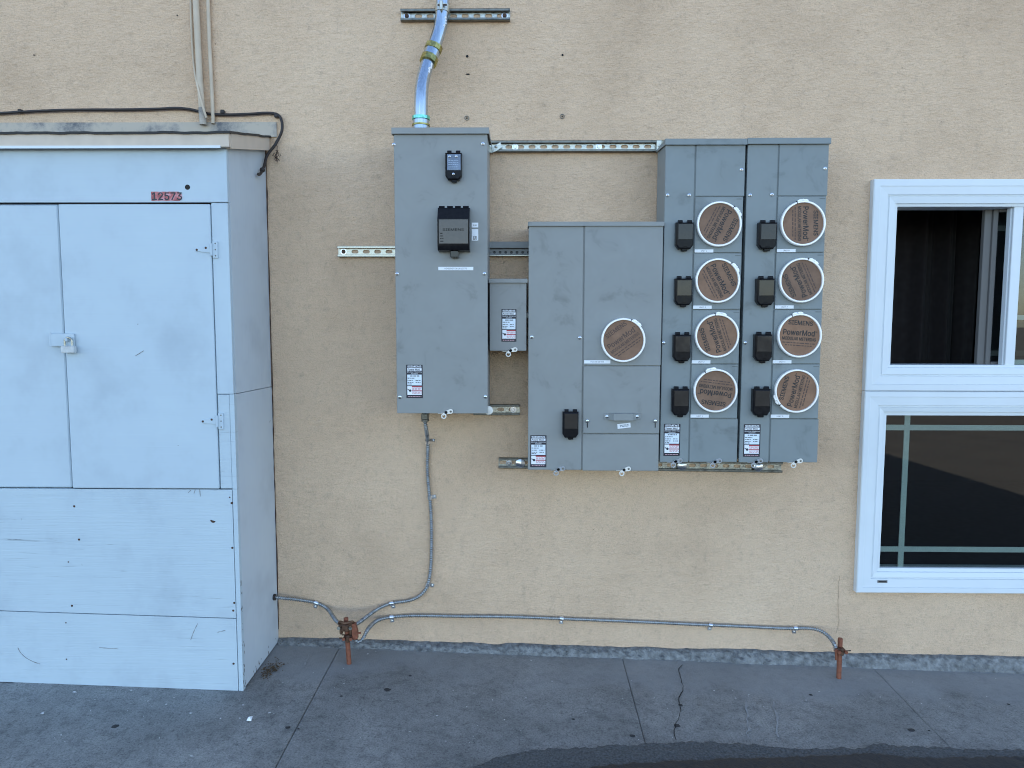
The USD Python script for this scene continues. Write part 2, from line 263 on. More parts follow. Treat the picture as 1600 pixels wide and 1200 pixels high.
def text(s, width, height, c, d, angle=0.0, bold=False, depth=0.0004):
    """Lettering centred on c = (x, z), standing depth proud of the plane d, turned by angle degrees."""
    m = meshkit.text_mesh(s, height, depth, bold); lo, hi = m.bounds
    m.apply_translation((-(lo[0] + hi[0]) / 2, -height / 2, 0))
    if width: m.apply_scale((width / (hi[0] - lo[0]), 1, 1))
    m.apply_transform(trimesh.transformations.rotation_matrix(math.radians(angle), [0, 0, 1]))
    m.apply_transform(A2W); m.apply_translation((c[0], -d, c[1])); return m
def dashes(width, height, c, d, angle=0.0, seed=0, depth=0.0004):
    """A line of print too small to read, as word-like bars."""
    r = random.Random(seed); x, out = -width / 2, []
    while x < width / 2:
        w = min(r.uniform(1.2, 4.5) * height, width / 2 - x)
        if w > height * 0.5: out.append(sbox(x, -height / 2, x + w, height / 2))
        x += w + height * 0.9
    m = cat([trimesh.creation.extrude_polygon(p, depth, engine='earcut') for p in out])
    m.apply_transform(trimesh.transformations.rotation_matrix(math.radians(angle), [0, 0, 1]))
    m.apply_transform(A2W); m.apply_translation((c[0], -d, c[1])); return m

used = {}
def numbered(parent, name):
    k = used.get((parent, name), 0); used[(parent, name)] = k + 1
    return f'{parent}/{name}' + (f'_{k:03d}' if k else '')
class Thing:
    def __init__(self, name, label, cat, loc, group=None, kind=None):
        self.path = numbered('/World', name); self.loc = np.asarray(loc, float)
        x = UsdGeom.Xform.Define(stage, self.path); x.AddTranslateOp().Set(Gf.Vec3d(*map(float, loc))); p = x.GetPrim()
        p.SetCustomDataByKey('label', label); p.SetCustomDataByKey('category', cat)
        if group: p.SetCustomDataByKey('group', group)
        if kind: p.SetCustomDataByKey('kind', kind)
    def part(self, name, mesh, mat, parent=None, label=None, smooth=30, kind=None):
        mesh = cat(mesh) if isinstance(mesh, list) else mesh.copy(); mesh.apply_translation(-self.loc)
        path = numbered(parent or self.path, name); m = usdkit.mesh(stage, path, mesh, mat, smooth)
        if label: m.GetPrim().SetCustomDataByKey('label', label)
        if kind: m.GetPrim().SetCustomDataByKey('kind', kind)
        return path
def single(name, mesh, mat, label, cat_, group=None, kind=None, smooth=30, loc=None):
    path = numbered('/World', name); m = usdkit.mesh(stage, path, cat(mesh) if isinstance(mesh, list) else mesh, mat, smooth).GetPrim()
    m.SetCustomDataByKey('label', label); m.SetCustomDataByKey('category', cat_)
    if group: m.SetCustomDataByKey('group', group)
    if kind: m.SetCustomDataByKey('kind', kind)
    return path
def grid_mesh(xs, ys, f):
    X, Y = np.meshgrid(xs, ys, indexing='ij'); V = f(X.ravel(), Y.ravel()); ny = len(ys)
    i, j = np.meshgrid(np.arange(len(xs) - 1), np.arange(ny - 1), indexing='ij'); a = (i * ny + j).ravel()
    return V, np.vstack([np.c_[a, a + ny, a + ny + 1], np.c_[a, a + ny + 1, a + 1]])

# ------------------------------------------------------------------ the building
WX0, WX1 = at(1352, 600, 0.03)[0], at(1352, 600, 0.03)[0] + 1.5            # the window's outer frame
WZ1, WZ0 = at(1365, 280, 0.03)[2], at(1340, 926, 0.03)[2]
BX0, BX1, BZ, BY = -8.0, 4.97, 8.3, 6.5
OX0, OX1, OZ0, OZ1 = WX0 + 0.03, WX1 - 0.03, WZ0 + 0.03, WZ1 - 0.03          # the opening in the wall
bld = Thing('stucco_building', 'tan rough stucco wall of a building with window and meter panels', 'building', (0, 0, 0))
SX0, SX1, SZ0, SZ1 = -2.5, 2.6, -0.13, 2.95
def wall_points(x, z):
    p = np.c_[x, 0 * x, z]
    d = 0.0045 * (meshkit.fbm(p * [42, 1, 75], 3, 1) - 0.5) + 0.006 * (meshkit.fbm(p * [5, 1, 6], 3, 5) - 0.5) + 0.002 * np.maximum(meshkit.noise(p * [60, 1, 100], 9) - 0.55, 0)
    return np.c_[x, -d - 0.001, z]
V, F = grid_mesh(np.arange(SX0, SX1 + 1e-6, 0.0068), np.arange(SZ0, SZ1 + 1e-6, 0.0068), wall_points)
c = V[F].mean(1); F = F[~((c[:, 0] > OX0) & (c[:, 0] < OX1) & (c[:, 2] > OZ0) & (c[:, 2] < OZ1))]
wall = bld.part('wall', trimesh.Trimesh(V, F, process=False), STUCCO, smooth=True)
def ring_boxes(x0, x1, z0, z1, y0, y1): return [rbox(x0, OX0, y0, y1, z0, z1, 0), rbox(OX1, x1, y0, y1, z0, z1, 0), rbox(OX0, OX1, y0, y1, OZ1, z1, 0), rbox(OX0, OX1, y0, y1, z0, OZ0, 0)]
def flatbox(x0, x1, y0, y1, z0, z1):
    b = trimesh.creation.box((x1 - x0, y1 - y0, z1 - z0)); b.apply_translation(((x0 + x1) / 2, (y0 + y1) / 2, (z0 + z1) / 2)); return b
rbox_ = rbox
def ring_boxes(x0, x1, z0, z1, y0, y1): return [flatbox(x0, OX0, y0, y1, z0, z1), flatbox(OX1, x1, y0, y1, z0, z1), flatbox(OX0, OX1, y0, y1, OZ1, z1), flatbox(OX0, OX1, y0, y1, z0, OZ0)]
bld.part('wall_core', ring_boxes(BX0, BX1, -0.4, BZ, 0.006, 0.2), STUCCO, smooth=False)
bld.part('side_wall', flatbox(BX0, BX0 + 0.2, 0.2, BY, -0.4, BZ), STUCCO, smooth=False)
bld.part('side_wall', flatbox(BX1 - 0.2, BX1, 0.2, BY, -0.4, BZ), STUCCO, smooth=False)
bld.part('back_wall', flatbox(BX0, BX1, BY, BY + 0.2, -0.4, BZ), STUCCO, smooth=False)
bld.part('roof', flatbox(BX0, BX1, 0.006, BY + 0.2, BZ, BZ + 0.15), TAR, smooth=False)
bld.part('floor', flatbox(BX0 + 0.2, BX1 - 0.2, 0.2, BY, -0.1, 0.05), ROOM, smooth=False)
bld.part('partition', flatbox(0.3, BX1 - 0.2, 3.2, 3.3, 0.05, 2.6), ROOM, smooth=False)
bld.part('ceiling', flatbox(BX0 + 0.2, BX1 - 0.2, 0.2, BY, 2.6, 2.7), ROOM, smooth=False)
for (px, py, r, w) in ((730, 88, 0.0055, 1), (879, 86, 0.0045, 1), (731, 116, 0.003, 3.0), (729.5, 184.5, 0.0035, 1), (878.5, 182, 0.003, 1), (277, 24, 0.003, 1), (53, 86, 0.0025, 1)):
    p = at(px, py, 0.003); bld.part('anchor_hole', hull([(p[0] + r * w * math.cos(t), -0.0035, p[2] + r * math.sin(t)) for t in np.linspace(0, 6.28, 10)] + [(p[0], 0.002, p[2])]), DARK, wall)
for (px, py) in ((729.5, 184.5), (878.5, 182)):
    p = at(px, py, 0.003); bld.part('anchor_sleeve', torus((p[0], -0.004, p[2]), 0.0085, 0.0014, n=14, m=6), ZINC_D, wall)

for k, pts in enumerate((((1312, 900), (1310, 930), (1311, 955), (1306, 992)), ((783, 400), (788, 408), (784, 413)), ((777, 413), (788, 410), (795, 404)))):
    q = spline([at(*p_, 0.0025) for p_ in pts], 0.008); q[:, 0] += 0.009 * (meshkit.noise(np.c_[q[:, 2] * 55, q[:, 0], 0 * q[:, 0]], k) - 0.5)
    bld.part('hairline_crack', tube(q, 0.0008, 5), plain('crack_shade', (0.40, 0.29, 0.20), 0.9) if k == 0 else UsdShade.Material.Get(stage, '/World/Looks/crack_shade'), wall)
# rough mortar strip along the foot of the wall
top_z = np.poly1d(np.polyfit([at(p, q, 0.0)[0] for p, q in ((480, 998), (620, 1000), (800, 1004), (1100, 1010), (1340, 1020), (1600, 1027))],
                             [at(p, q, 0.0)[2] for p, q in ((480, 998), (620, 1000), (800, 1004), (1100, 1010), (1340, 1020), (1600, 1027))], 1))
def foot(x, t):
    g = gz(x, -0.05); w = 0.042 + 0.02 * (meshkit.fbm(np.c_[x * 6, 0 * x, 0 * x], 3, 2) - 0.5)
    zt = top_z(x) + 0.014 * (meshkit.fbm(np.c_[x * 9, 0 * x, 0 * x + 4], 4, 3) - 0.5)
    y = -(0.002 + (w - 0.002) * np.clip(t, 0, 1) ** 0.7); z = zt + (g - 0.01 - zt) * np.clip(t, 0, 1) ** 1.3
    n = meshkit.fbm(np.c_[x * 60, t * 4, 0 * x], 4, 8) - 0.5
    n2 = np.maximum(meshkit.noise(np.c_[x * 95, t * 7, 0 * x], 4) - 0.6, 0)
    k = np.sin(np.pi * np.clip(t, 0.02, 0.98)) ** 0.5
    return np.c_[x, y - k * (0.014 * n + 0.012 * n2), z + k * 0.006 * n]
V, F = grid_mesh(np.arange(-1.06, 3.2, 0.006), np.linspace(0, 1, 14), foot)
m = trimesh.Trimesh(V, F, process=False)
bld.part('foundation_strip', m, CONC_BASE, smooth=True)

# ------------------------------------------------------------------ ground
G = np.array
def far(x, y): return np.c_[x, y, gz(x, y) - 0.03]
V, F = grid_mesh(np.r_[-400, -60, np.linspace(-12, 12, 25), 60, 400], np.r_[-600, -80, np.linspace(-20, 12, 33), 80, 400], far)
single('ground', trimesh.Trimesh(V, F, process=False), LOT, 'open concrete yard out in the sunshine beyond the building shadow', 'ground', kind='structure', smooth=True)
# pavement slabs between the scored joints
side = Thing('pavement', 'grey worn concrete pavement along the foot of the wall', 'pavement', (0, 0, 0), kind='structure')
joints = []
for a, b in (((22, 1066), (0, 1082)), ((510, 1050), (430, 1200)), ((973, 1030), (1006, 1152)), ((1366, 1046), (1475, 1158))):
    p, q = ground_at(*a), ground_at(*b); s = (q[0] - p[0]) / (q[1] - p[1]); joints.append((p[0] - s * p[1], s))
depth = [0, 0.004, 0.007, 0.0035, 0.0025, 0.004, 0]
lines = [(-6.0, 0.0)] + joints + [(2.75, 0.1), (6.0, 0.0)]
for i in range(len(lines) - 1):
    (xa, sa), (xb, sb) = lines[i], lines[i + 1]
    wide = xb - xa; nx = max(int(min(wide, 1.8) / 0.011), 8)
    u = np.linspace(0, 1, nx); u = np.r_[0, 0.0006, 0.0016, u[1:-1], 0.9984, 0.9994, 1]
    if i in (0, len(lines) - 2): u = np.linspace(0, 1, 40)
    yv = np.r_[np.linspace(0.06, -0.86, 84), -1.0]
    def f(uu, yy):
        x = (xa + sa * yy + 0.0006) * (1 - uu) + (xb + sb * yy - 0.0006) * uu
        p = np.c_[x, yy, 0 * x]
        z = gz(x, yy) + 0.004 * (meshkit.fbm(p * 7, 3, 11) - 0.5) + 0.0022 * (meshkit.fbm(p * 55, 2, 12) - 0.5)
        z -= depth[i] * np.clip(1 - uu * wide / 0.0018, 0, 1) + depth[i + 1] * np.clip(1 - (1 - uu) * wide / 0.0018, 0, 1)
        return np.c_[x, yy, z]
    V, F = grid_mesh(u, yv, f); side.part('slab', trimesh.Trimesh(V, F[:, ::-1], process=False), CONCRETE, smooth=True)

def sheet(outline_px, h, name, mat, label=None, wob=0.006, seed=0):
    pts = np.array([ground_at(*p) for p in outline_px]); q = spline(np.vstack([pts, pts[:1]]), 0.012)
    n = meshkit.fbm(np.c_[q * 22, 0 * q[:, :1]], 3, seed) - 0.5; q = q + (n * wob * 4)[:, None]
    poly = Polygon(q).buffer(0); poly = max(getattr(poly, 'geoms', [poly]), key=lambda g: g.area)
    m = trimesh.creation.extrude_polygon(poly, h, engine='earcut'); v = m.vertices.copy(); v[:, 2] += gz(v[:, 0], v[:, 1]) + 0.0015; m.vertices = v
    return side.part(name, m, mat, label=label, smooth=False)
def streak(px, w, name, mat, h=0.0022, seed=1, wob=1.0):
    pts = spline([np.r_[ground_at(*p), 0] for p in px], 0.01) if len(px) > 2 else np.linspace(np.r_[ground_at(*px[0]), 0], np.r_[ground_at(*px[1]), 0], 30)
    T = np.gradient(pts, axis=0); T /= np.linalg.norm(T, axis=1, keepdims=True); N = np.c_[-T[:, 1], T[:, 0]]
    ww = w * (0.35 + 1.3 * meshkit.noise(np.c_[pts[:, :2] * 60, pts[:, 2:]], seed)); jit = wob * w * 2.5 * (meshkit.noise(np.c_[pts[:, :2] * 45, pts[:, 2:]], seed + 5) - 0.5)
    L, R = pts[:, :2] + N * (jit + ww / 2)[:, None], pts[:, :2] + N * (jit - ww / 2)[:, None]
    V = np.vstack([np.c_[L, gz(L[:, 0], L[:, 1]) + h], np.c_[R, gz(R[:, 0], R[:, 1]) + h]]); k = len(L); a = np.arange(k - 1)
    side.part(name, trimesh.Trimesh(V, np.vstack([np.c_[a + k, a + k + 1, a], np.c_[a + k + 1, a + 1, a]]), process=False), mat, smooth=False)
streak(((1067, 1040), (1063, 1060), (1067, 1078), (1060, 1096), (1063, 1108), (1055, 1135), (1058, 1160)), 0.0028, 'crack', DARK, h=0.0035)
streak(((1166, 1096), (1168, 1152)), 0.007, 'scuff_mark', SCUFF, h=0.0035, seed=4)
streak(((1209, 1098), (1213, 1120), (1218, 1155)), 0.007, 'scuff_mark', SCUFF, h=0.0035, seed=6)
streak(((1255, 1085), (1261, 1097)), 0.005, 'scuff_mark', SCUFF, h=0.0035, seed=8)
streak(((484, 1022), (476, 1040)), 0.006, 'scuff_mark', SCUFF, h=0.0035, seed=9)
for k, (px, py, r) in enumerate(((1424, 1141, 0.011), (1452, 1142, 0.004), (1576, 1101, 0.006), (450, 1137, 0.008), (466, 1139, 0.004), (180, 1135, 0.011), (605, 1078, 0.011), (533, 1088, 0.005), (641, 1056, 0.006), (1267, 1086, 0.006), (1063, 1102, 0.008), (1058, 1134, 0.010), (988, 1150, 0.008), (896, 1124, 0.005))):
    p = ground_at(px, py); t = np.linspace(0, 6.28, 13)[:-1]; rr = r * (0.75 + 0.5 * rng.random(12))
    x, y = p[0] + rr * 1.15 * np.cos(t), p[1] + rr * np.sin(t)
    side.part('gum_spot', hull(np.vstack([np.c_[x, y, gz(x, y) + 0.001], [[p[0], p[1], gz(*p) + 0.004]]])), GUM, smooth=False)

# asphalt of the drive, with a ragged raised edge, and the sealed darker layer on it
edge = [ground_at(*p) for p in ((700, 1215), (745, 1197), (800, 1178), (900, 1170), (1000, 1164), (1060, 1160), (1150, 1164), (1250, 1171), (1340, 1172), (1370, 1164), (1420, 1168), (1500, 1171), (1600, 1176))]
edge = np.vstack([[-7, -1.1], [-2.5, -1.0], [-1.2, -0.98], edge, [2.2, -0.78], [3.5, -0.85], [7, -0.9]])
def road(edge, wob, seed, up, name, mat, label, cat_):
    xs = np.arange(-2.6, 2.7, 0.007); xs = np.r_[np.linspace(-7, -2.65, 20), xs, np.linspace(2.75, 7, 20)]
    ey = np.interp(xs, edge[:, 0], edge[:, 1]) + wob * (meshkit.fbm(np.c_[xs * 16, 0 * xs, 0 * xs], 5, seed) - 0.5) + 0.6 * wob * (meshkit.fbm(np.c_[xs * 75, 0 * xs, 0 * xs], 3, seed + 9) - 0.5)
    rows = np.r_[0, 0.001, 0.004, 0.009, np.linspace(0.016, 0.30, 34), 0.5, 0.8, 1.1]
    def f(i, t):
        i = i.astype(int); x, y = xs[i], ey[i] - t
        z = gz(x, y) + up * np.clip(t / 0.009, 0, 1) ** 0.6 - 0.002 * (t == 0) + 0.005 * (meshkit.fbm(np.c_[x * 70, y * 70, 0 * x], 3, seed + 3) - 0.5) * np.clip(t / 0.004, 0, 1)
        return np.c_[x, y, z]
    V, F = grid_mesh(np.arange(len(xs)).astype(float), rows, f)
    return single(name, trimesh.Trimesh(V, F[:, ::-1], process=False), mat, label, cat_, kind='structure', smooth=True)
road(edge, 0.03, 21, 0.010, 'road', ASPHALT, 'crumbling dark asphalt edge of the drive against the pavement', 'road')
edge2 = np.vstack([[-7, -1.2], [-1.2, -1.1], [ground_at(p, q) for p, q in ((900, 1206), (1000, 1196), (1150, 1189), (1260, 1186), (1361, 1183), (1460, 1190), (1540, 1186), (1600, 1187))], [2.2, -0.86], [7, -0.95]])
road(edge2, 0.02, 33, 0.017, 'road_coating', SEALED, 'smooth black sealed layer of the drive in the right foreground', 'road')

# chips, paper scrap and dry debris on the pavement
chips = []
def chip(px, py, r, lift=0.003):
    p = ground_at(px, py); t = np.sort(rng.random(5)) * 6.28; rr = r * (0.6 + 0.6 * rng.random(5)); x, y = p[0] + rr * np.cos(t) * 1.3, p[1] + rr * np.sin(t)
    return hull(np.vstack([np.c_[x, y, gz(x, y) + lift + 0.002 * rng.random(5)], [[p[0], p[1], gz(*p) + lift + 0.003]]]))
for px, py, r in ((155, 1064, .006), (205, 1080, .004), (117, 1082, .007), (68, 1115, .008), (142, 1112, .005), (231, 1097, .003), (260, 1102, .004), (298, 1116, .005), (344, 1124, .004), (376, 1124, .006), (420, 1115, .006), (489, 1053, .003), (537, 1070, .005), (537, 1046, .003), (683, 1120, .004), (729, 1106, .004), (788, 1126, .004), (300, 1183, .005), (272, 1092, .003), (195, 1091, .003), (380, 1103, .003), (1280, 1082, .003), (830, 1033, .004), (575, 1023, .004), (587, 1020, .004), (1440, 1101, .004), (1116, 1081, .004), (1022, 1092, .003), (96, 1150, .003), (640, 1145, .003)):
    chips.append(chip(px, py, r))
for _ in range(70): chips.append(chip(rng.uniform(0, 1600), rng.uniform(1060, 1165), 0.0018))
single('paint_chips', chips, CHIP, 'scattered pale paint chips and grit on the pavement', 'litter', kind='stuff', smooth=False)
p = ground_at(390, 1126); single('paper_scrap', hull([(p[0] + dx, p[1] + dy, gz(*p) + 0.003 + dz) for dx, dy, dz in ((-.009, -.006, 0), (.010, -.010, .001), (.008, .010, .009), (-.008, .008, .006), (0, 0, .012))]), STICKER_W, 'small crumpled white paper scrap on the pavement before the white cabinet', 'litter', smooth=False)
deb = []
for _ in range(160):
    px, py = rng.normal(424, 9), 0; py = 1048 + (424 - px) * 0.5 + rng.normal(0, 5); deb.append(chip(max(px, 409), py, 0.004, 0.002 + 0.01 * rng.random()))
for _ in range(60): deb.append(chip(rng.normal(462, 16), rng.normal(1003, 4), 0.003, 0.003 + 0.008 * rng.random()))
single('dry_debris', deb, LEAF, 'dry brown leaf crumbs and dirt in the corner beside the white cabinet', 'debris', kind='stuff', smooth=False)

# ------------------------------------------------------------------ white plywood cabinet
CD = 0.40                                     # its front stands this far out
CR = -1.064; CL = CR - 1.30
zb = lambda x: gz(x, -CD) - 0.004
cab = Thing('plywood_cabinet', 'white painted plywood cabinet with double doors built against the wall', 'cabinet', (-1.7, 0, 0))
zt_front, zt_wall = at(362, 206, CD + 0.025)[2], at(427, 213, 0)[2]
z_door1, z_door0, z_mid = at(200, 317, CD)[2], at(200, 763.5, CD)[2], 0.5 * (at(0, 954, CD)[2] + at(370, 965, CD)[2])
zl, zr = at(0, 954, CD), at(370, 966, CD)
x_split1, x_split0 = at(90, 317, CD)[0], at(113.5, 763, CD)[0]; x_split = (x_split0 + x_split1) / 2
x_dr = 0.5 * (at(329, 318, CD)[0] + at(344, 762, CD)[0])
T = 0.018
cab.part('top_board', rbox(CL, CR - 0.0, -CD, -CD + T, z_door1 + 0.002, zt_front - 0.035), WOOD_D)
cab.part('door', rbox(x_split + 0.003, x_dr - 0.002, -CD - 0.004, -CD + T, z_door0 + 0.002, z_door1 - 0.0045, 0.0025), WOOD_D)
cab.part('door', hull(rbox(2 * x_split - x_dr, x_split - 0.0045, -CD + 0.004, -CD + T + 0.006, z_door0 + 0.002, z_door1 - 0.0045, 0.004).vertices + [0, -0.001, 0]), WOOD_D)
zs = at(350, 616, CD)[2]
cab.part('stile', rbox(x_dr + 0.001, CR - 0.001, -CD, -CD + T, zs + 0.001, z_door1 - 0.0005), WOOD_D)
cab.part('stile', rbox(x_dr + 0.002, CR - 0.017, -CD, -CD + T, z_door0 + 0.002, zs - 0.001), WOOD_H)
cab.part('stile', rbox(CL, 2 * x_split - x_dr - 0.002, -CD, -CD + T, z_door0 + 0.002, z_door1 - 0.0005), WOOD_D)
sl = (zr[2] - zl[2]) / (zr[0] - zl[0]); zm = lambda x: zr[2] + sl * (x - zr[0])
def board(x0, x1, low, high, name, mat):
    pts = [(x, y, z) for x in (x0, x1) for y in (-CD - 0.002, -CD + T) for z in (low(x), high(x))]
    m = hull(pts); return cab.part(name, m, mat)
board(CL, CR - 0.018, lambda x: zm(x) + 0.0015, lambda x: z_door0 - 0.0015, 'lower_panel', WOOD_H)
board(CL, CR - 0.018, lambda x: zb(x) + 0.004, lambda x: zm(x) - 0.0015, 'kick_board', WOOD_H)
cab.part('corner_board', hull([(x, y, z) for x in (CR - 0.0155, CR + 0.001) for y in (-CD - 0.001, -CD + 0.02) for z in (gz(CR, -CD) - 0.005, zs)]), WOOD_H)
def side_board(lowf, highf, name):
    pts = []
    for y in (-CD + 0.0005 + (0.0195 if name == 'x' else 0.0), -0.004):
        pts += [(x, y, z) for x in (CR - T, CR) for z in (lowf(y), highf(y))]
    return cab.part(name, hull(pts), WOOD_V)
roof_z = lambda y: zt_wall + (zt_front - zt_wall) * (-y) / (CD + 0.025)
zs_wall, zs_front = at(425, 604, 0)[2], at(366, 616, CD)[2]
seam = lambda y: zs_wall + (zs_front - zs_wall) * (-y) / CD
def sideb(yf, lowf, highf, x1=CR):
    return hull([(x, y, z) for y in (yf, -0.004) for x in (CR - T, x1) for z in (lowf(y), highf(y))])
cab.part('side_panel', sideb(-CD + T + 0.0005, lambda y: seam(y) + 0.0012, lambda y: roof_z(y) - 0.035), WOOD_V)
cab.part('side_panel', sideb(-CD + 0.0205, lambda y: gz(CR, y) + 0.006, lambda y: seam(y) - 0.0012, CR + 0.0012), WOOD_V)
cab.part('side_panel', hull([(x, y, z) for x in (CL, CL + T) for y, z in ((-CD + T + 0.001, 0.05), (-CD + T + 0.001, roof_z(-CD) - 0.035), (-0.004, 0.05), (-0.004, roof_z(0) - 0.035))]), WOOD_V)
# sloping roof with fascia boards
OH = 0.025; RX1 = CR + OH - 0.004
fz = lambda y: roof_z(y) - 0.012
cab.part('fascia', hull([(x, y, z) for x in (CL - OH, RX1) for y in (-CD - OH, -CD - OH + 0.02) for z in (at(350, 229, CD + OH)[2], roof_z(-CD - OH) - 0.004)]), BEIGE_PAINT)
cab.part('fascia', hull([(x, y, z) for x in (RX1 - 0.018, RX1 + 0.0015) for y, z in ((-CD - OH + 0.0205, at(362, 231, CD + OH)[2] + 0.002), (-CD - OH + 0.0205, roof_z(-CD - OH + 0.02) - 0.004), (-0.012, at(426, 236, 0)[2]), (-0.012, roof_z(-0.01) - 0.004))]), BEIGE_PAINT)
cab.part('drip_edge', hull([(x, y, z) for x in (CL - OH - 0.003, RX1 - 0.03) for y in (-CD - OH - 0.004, -CD - OH + 0.001) for z in (at(350, 231.5, CD + OH)[2], at(350, 227.5, CD + OH)[2])]), VINYL)
rf = []
xs = np.linspace(CL - OH - 0.004, RX1 + 0.006, 120)
def roofp(x, t):
    y = -CD - OH - 0.006 + t * (CD + OH + 0.004); n = meshkit.fbm(np.c_[x * 25, y * 25, 0 * x], 3, 4) - 0.5
    return np.c_[x, y, roof_z(y) + 0.002 + 0.006 * n]
V, F = grid_mesh(xs, np.linspace(0, 1, 30), roofp); V2 = V.copy(); V2[:, 2] -= 0.008
n_, k_ = len(xs), 30
m = trimesh.Trimesh(np.vstack([V, V2]), np.vstack([F[:, ::-1], F + len(V)]), process=False)
border = np.r_[np.arange(0, n_ * k_, k_), np.arange((n_ - 1) * k_, n_ * k_), np.arange(n_ * k_ - 1, -1, -k_), np.arange(k_ - 1, -1, -1)]
a, b = border[:-1], border[1:]; sk = trimesh.Trimesh(m.vertices, np.vstack([np.c_[a, b, b + len(V)], np.c_[a, b + len(V), a + len(V)]]), process=False)
cab.part('roof', cat(m, sk), TAR, smooth=40)
# nails, holes, hinges, hasp, number plate
def dot(px, py, d, r, mat, name='nail', parent=None, h=0.0015, lab=None):
    p = at(px, py, d); return cab.part(name, lathe([(r, -0.001), (r, h * 0.4), (r * 0.6, h), (0.0001, h * 1.1)], (p[0], d, p[2]), 12), mat, parent)
for px, py in ((116, 791), (123.5, 843), (107, 878), (112.5, 946.5), (362, 786), (363, 856), (366, 942), (364.5, 954), (103, 973), (104, 1030), (365, 1037), (359, 777)):
    dot(px, py, CD + 0.002, 0.0042 if px not in (107, 103, 104, 359) else 0.0026, RUST)
for pts in (((28, 1012), (36, 1024), (46, 1031), (64, 1038)), ((309, 974), (304, 984), (298, 1000)), ((340, 988), (352, 985)), ((312, 764), (313, 776)), ((305, 765), (303, 771)), ((298, 766), (294, 770)), ((155, 1012), (185, 1014)), ((225, 548), (212, 556))):
    q = np.array([at(*p_, CD + 0.0025) for p_ in pts]); q = spline(q, 0.004) if len(q) > 2 else np.linspace(q[0], q[1], 8); q[:, 1] = -CD - (0.0045 if pts[0][1] < 763 and pts[0][1] > 317 else 0.0022 if pts[0][1] > 317 else 0.0002)
    cab.part('scratch', tube(q, 0.0004 + 0.0010 * meshkit.noise(np.c_[q[:, 0] * 160, q[:, 2] * 160, 0 * q[:, 0]], 3), 5), SCRATCH)
dot(293, 292.5, CD, 0.0095, DARK, 'bolt_hole', h=0.001)
p = at(332, 815, CD + 0.003); cab.part('knot_hole', hull([(p[0] + dx, -CD - 0.0028, p[2] + dz) for dx, dz in ((-.010, .004), (-.004, .006), (.012, .001), (.006, -.005), (-.002, -.004))] + [(p[0], -CD + 0.004, p[2])]), RUST)
def hinge(px, py, bent):
    c = at(px, py, CD + 0.004); X, Z = x_dr, c[2]; d = CD + 0.004
    strap = slab([(X - 0.058, Z - 0.006), (X - 0.004, Z - 0.012), (X - 0.004, Z + 0.014), (X - 0.058, Z + 0.004)], d, d + 0.003, 0.0008)
    h = cab.part('hinge', [strap, cyl((X, -d - 0.003, Z - 0.022), (X, -d - 0.003, Z + 0.022), 0.0042, n=10), slab([(X + 0.003, Z - 0.030), (X + 0.022, Z - 0.030), (X + 0.022, Z + 0.030), (X + 0.003, Z + 0.030)], d - 0.004, d + 0.001, 0.0008)], WOOD_D)
    for dx, dz, r in ((-0.053, -0.001, 0.0042), (-0.020, 0.006, 0.0042)):
        cab.part('screw', lathe([(r, 0.0), (r, 0.0015), (0.0001, 0.0022)], (X + dx, d + 0.002, Z + dz), 10), RUST, h)
    for dz in (-0.022, 0.0, 0.022): cab.part('screw', lathe([(0.0028, 0.0), (0.0026, 0.001), (0.0001, 0.0016)], (X + 0.014, d + 0.0005, Z + dz), 8), ZINC_D, h)
hinge(335, 390, 0); hinge(345, 658, 1)
a, b = at(78, 521, CD + 0.006), at(118, 541, CD + 0.006)
hp = cab.part('hasp', [rbox(a[0], b[0], -CD - 0.012, -CD - 0.007, b[2], a[2], 0.0015), cyl((a[0] + 0.003, -CD - 0.009, b[2]), (a[0] + 0.003, -CD - 0.009, a[2] + 0.002), 0.005, n=10)], WOOD_D)
xs_, zs_ = at(107.5, 530.5, CD + 0.012)[[0, 2]]
cab.part('staple', rbox(xs_ - 0.004, xs_ + 0.004, -CD - 0.030, -CD + 0.002, zs_ - 0.006, zs_ + 0.006, 0.002), WOOD_D, hp)
d = CD + 0.022
lock = Thing('padlock', 'white painted padlock hanging from the hasp of the cabinet doors', 'padlock', (xs_, -d, zs_))
a, b = at(97, 540, d), at(118, 551.5, d)
cx = (a[0] + b[0]) / 2
lock.part('body', rbox(a[0], b[0], -d - 0.011, -d + 0.010, b[2], a[2], 0.003), plain('lock_paint', (0.55, 0.58, 0.58), 0.45, var=0.15, scale=50))
sh = [(cx - 0.0135, -d, a[2] - 0.004), (cx - 0.0135, -d, a[2] + 0.014)] + [(cx + 0.0135 * math.cos(t), -d, a[2] + 0.016 + 0.0135 * math.sin(t)) for t in np.linspace(math.pi, 0, 9)] + [(cx + 0.0135, -d, a[2] + 0.014), (cx + 0.0135, -d, a[2] - 0.004)]
lock.part('shackle', tube(np.array(sh), 0.0038, 10), ZINC)
a, b = at(236, 299.5, CD), at(285.5, 313.8, CD)
npl = cab.part('number_plate', slab([(a[0], b[2]), (b[0] - 0.010, b[2]), (b[0], b[2] + 0.012), (b[0] - 0.004, a[2] - 0.006), (b[0] - 0.014, a[2]), (a[0], a[2])], CD, CD + 0.0012, 0.0004), NUM_RED)
wd = b[0] - a[0]
for k, ch in enumerate('12573'):
    cab.part('digit', text(ch, None, (a[2] - b[2]) * 0.80, (a[0] + wd * (0.105 + 0.2 * k), (a[2] + b[2]) / 2), CD + 0.0012, bold=True), STICKER_K, npl)

